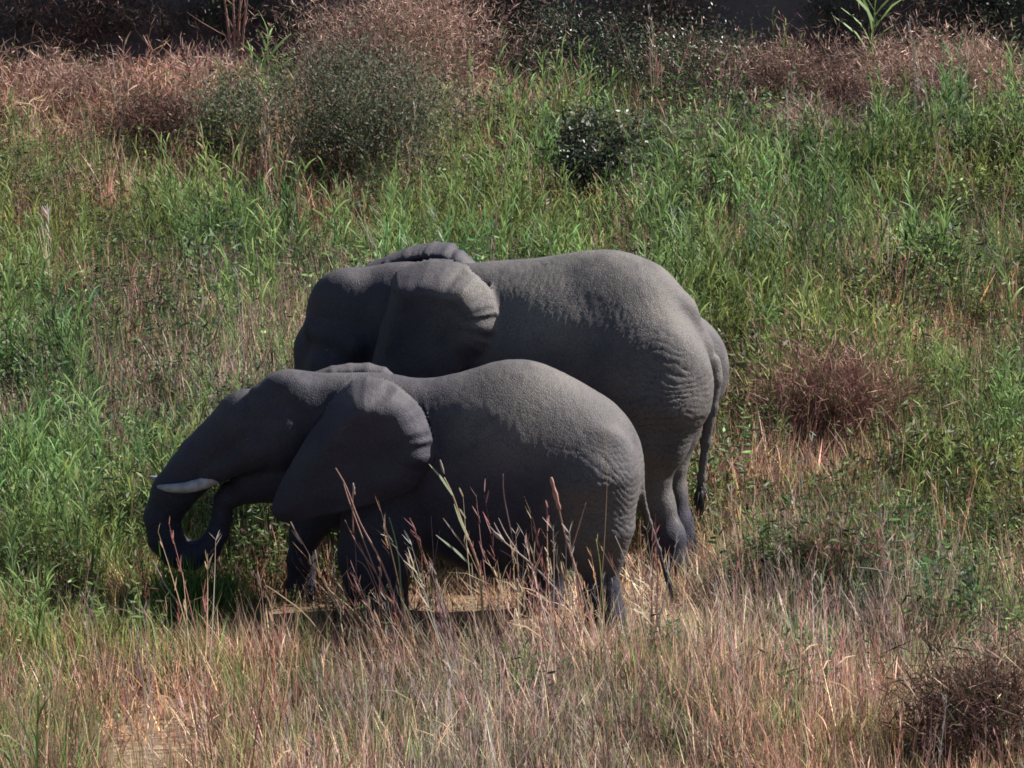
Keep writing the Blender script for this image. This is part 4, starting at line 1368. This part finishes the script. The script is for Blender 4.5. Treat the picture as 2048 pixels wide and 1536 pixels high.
stalk('thick reddish seed stalk reaching the lit flank of the smaller elephant', -0.9, [(1178, 1235), (1155, 1150), (1130, 1070), (1116, 1010), (1104, 962)], 4.5, C_PINK,
      head=((1119, 1020), (1102, 955), 8, (0.36, 0.20, 0.17)), extra=[[(1165, 1225), (1150, 1130), (1135, 1090)], [(1140, 1110), (1158, 1050), (1172, 1005)]])
stalk('long stem slanting left under the smaller elephant\'s belly', -1.0, [(1170, 1262), (1120, 1190), (1065, 1130), (1010, 1085), (978, 1052)], 4.2, C_GREY,
      extra=[[(1010, 1085), (995, 1060), (988, 1045)], [(1040, 1110), (1012, 1068), (997, 1036)]], head=((1008, 1083), (985, 1062), 6, C_GREY))
stalk('second slanting stem crossing low behind the long one at the belly', -0.85, [(1128, 1245), (1075, 1170), (1030, 1120), (1000, 1100)], 3.5, C_PURP)
stalk('short grey stub of a stem right of the belly stems', -0.75, [(1106, 1205), (1100, 1150), (1095, 1098)], 3.6, C_GREY)
stalk('thin dark stem upright beside the bundle, in front of the far legs', -0.65, [(872, 1215), (868, 1130), (862, 1032)], 2.4, C_PURP, extra=[[(868, 1140), (874, 1090), (880, 1060)]])
stalk('very thin tan stem running up the lit hind leg of the smaller elephant', -0.8, [(1200, 1205), (1210, 1060), (1214, 940), (1208, 850)], 1.7, C_TAN)
stalk('yellow green blade before the near hind leg', -0.7, [(1205, 1200), (1200, 1130), (1192, 1078)], 2.6, (0.30, 0.34, 0.12))
stalk('pale straight stem leaning left behind the smaller elephant\'s hind foot', -0.6, [(1270, 1190), (1250, 1120), (1230, 1072)], 3.0, C_GREY)
stalk('tan stem with a drooping tip before the larger elephant\'s hind leg', 0.0, [(1382, 1150), (1368, 1075), (1345, 1035), (1326, 1022)], 3.0, (0.45, 0.34, 0.20))
stalk('bare stem standing upright between the two elephants\' hind legs', 0.75, [(1290, 1190), (1282, 1110), (1280, 1040)], 3.0, C_PINK)
stalk('thin stems upright left of the smaller elephant\'s front foot', -0.75, [(712, 1215), (712, 1120), (706, 1025)], 2.6, C_PURP, extra=[[(700, 1190), (696, 1145), (694, 1112)]])
stalk('grey broken stalk slanting left in the grass below the trunk', 0.0, [(428, 1300), (385, 1235), (340, 1185), (305, 1120)], 4.0, C_GREY, extra=[[(385, 1290), (350, 1220), (318, 1165)]])
stalk('pale dry leaf blade upright in the grass below the curled trunk', 0.0, [(432, 1235), (455, 1190), (480, 1130)], 3.0, C_GREY, blades_=[([(440, 1225), (458, 1190), (478, 1145)], 7, (0.40, 0.38, 0.34))])
stalk('straw stem leaning left in front of the smaller elephant\'s front feet', 0.0, [(790, 1320), (715, 1230), (650, 1170), (630, 1100)], 3.0, C_TAN)
stalk('straw stem leaning left below the smaller elephant\'s ear', 0.0, [(690, 1330), (620, 1240), (560, 1190), (530, 1170)], 3.0, C_TAN, extra=[[(600, 1300), (560, 1230), (545, 1190)]])
stalk('arched dry stem at the right foreground over the dark thicket', 0.0, [(1850, 1255), (1812, 1180), (1780, 1148), (1745, 1138), (1715, 1135)], 3.2, C_GREY)
stalk('curved white dry leaf lying in the grass left of the dark thicket', 0.0, [(1560, 1230), (1535, 1246), (1505, 1246)], 3.0, C_GREY, blades_=[([(1565, 1222), (1540, 1243), (1502, 1247)], 9, (0.48, 0.44, 0.40))])
stalk('curved pale leaf hooked upward beside the dark thicket', 0.0, [(1680, 1235), (1690, 1208), (1724, 1192)], 2.8, C_GREY, blades_=[([(1682, 1226), (1692, 1206), (1728, 1190)], 8, (0.46, 0.42, 0.38))])
stalk('long fallen stem sloping down to the bottom right corner', 0.0, [(2044, 1500), (2010, 1462), (1960, 1410), (1932, 1374)], 3.6, C_PINK)
stalk('bright yellow green leaf blade in the straw right of the larger elephant', 0.0, [(1470, 1200), (1460, 1160), (1446, 1130)], 2.4, (0.28, 0.34, 0.12), blades_=[([(1450, 1150), (1447, 1140), (1456, 1120)], 8, (0.36, 0.42, 0.16))])
stalk('orange tipped stem in the middle of the right foreground', 0.0, [(1560, 1330), (1568, 1295), (1582, 1268)], 2.6, (0.42, 0.22, 0.09))
stalk('pale green blade upright in the trodden grass below the belly', 0.0, [(1085, 1290), (1078, 1245), (1066, 1200)], 2.8, C_GRN)
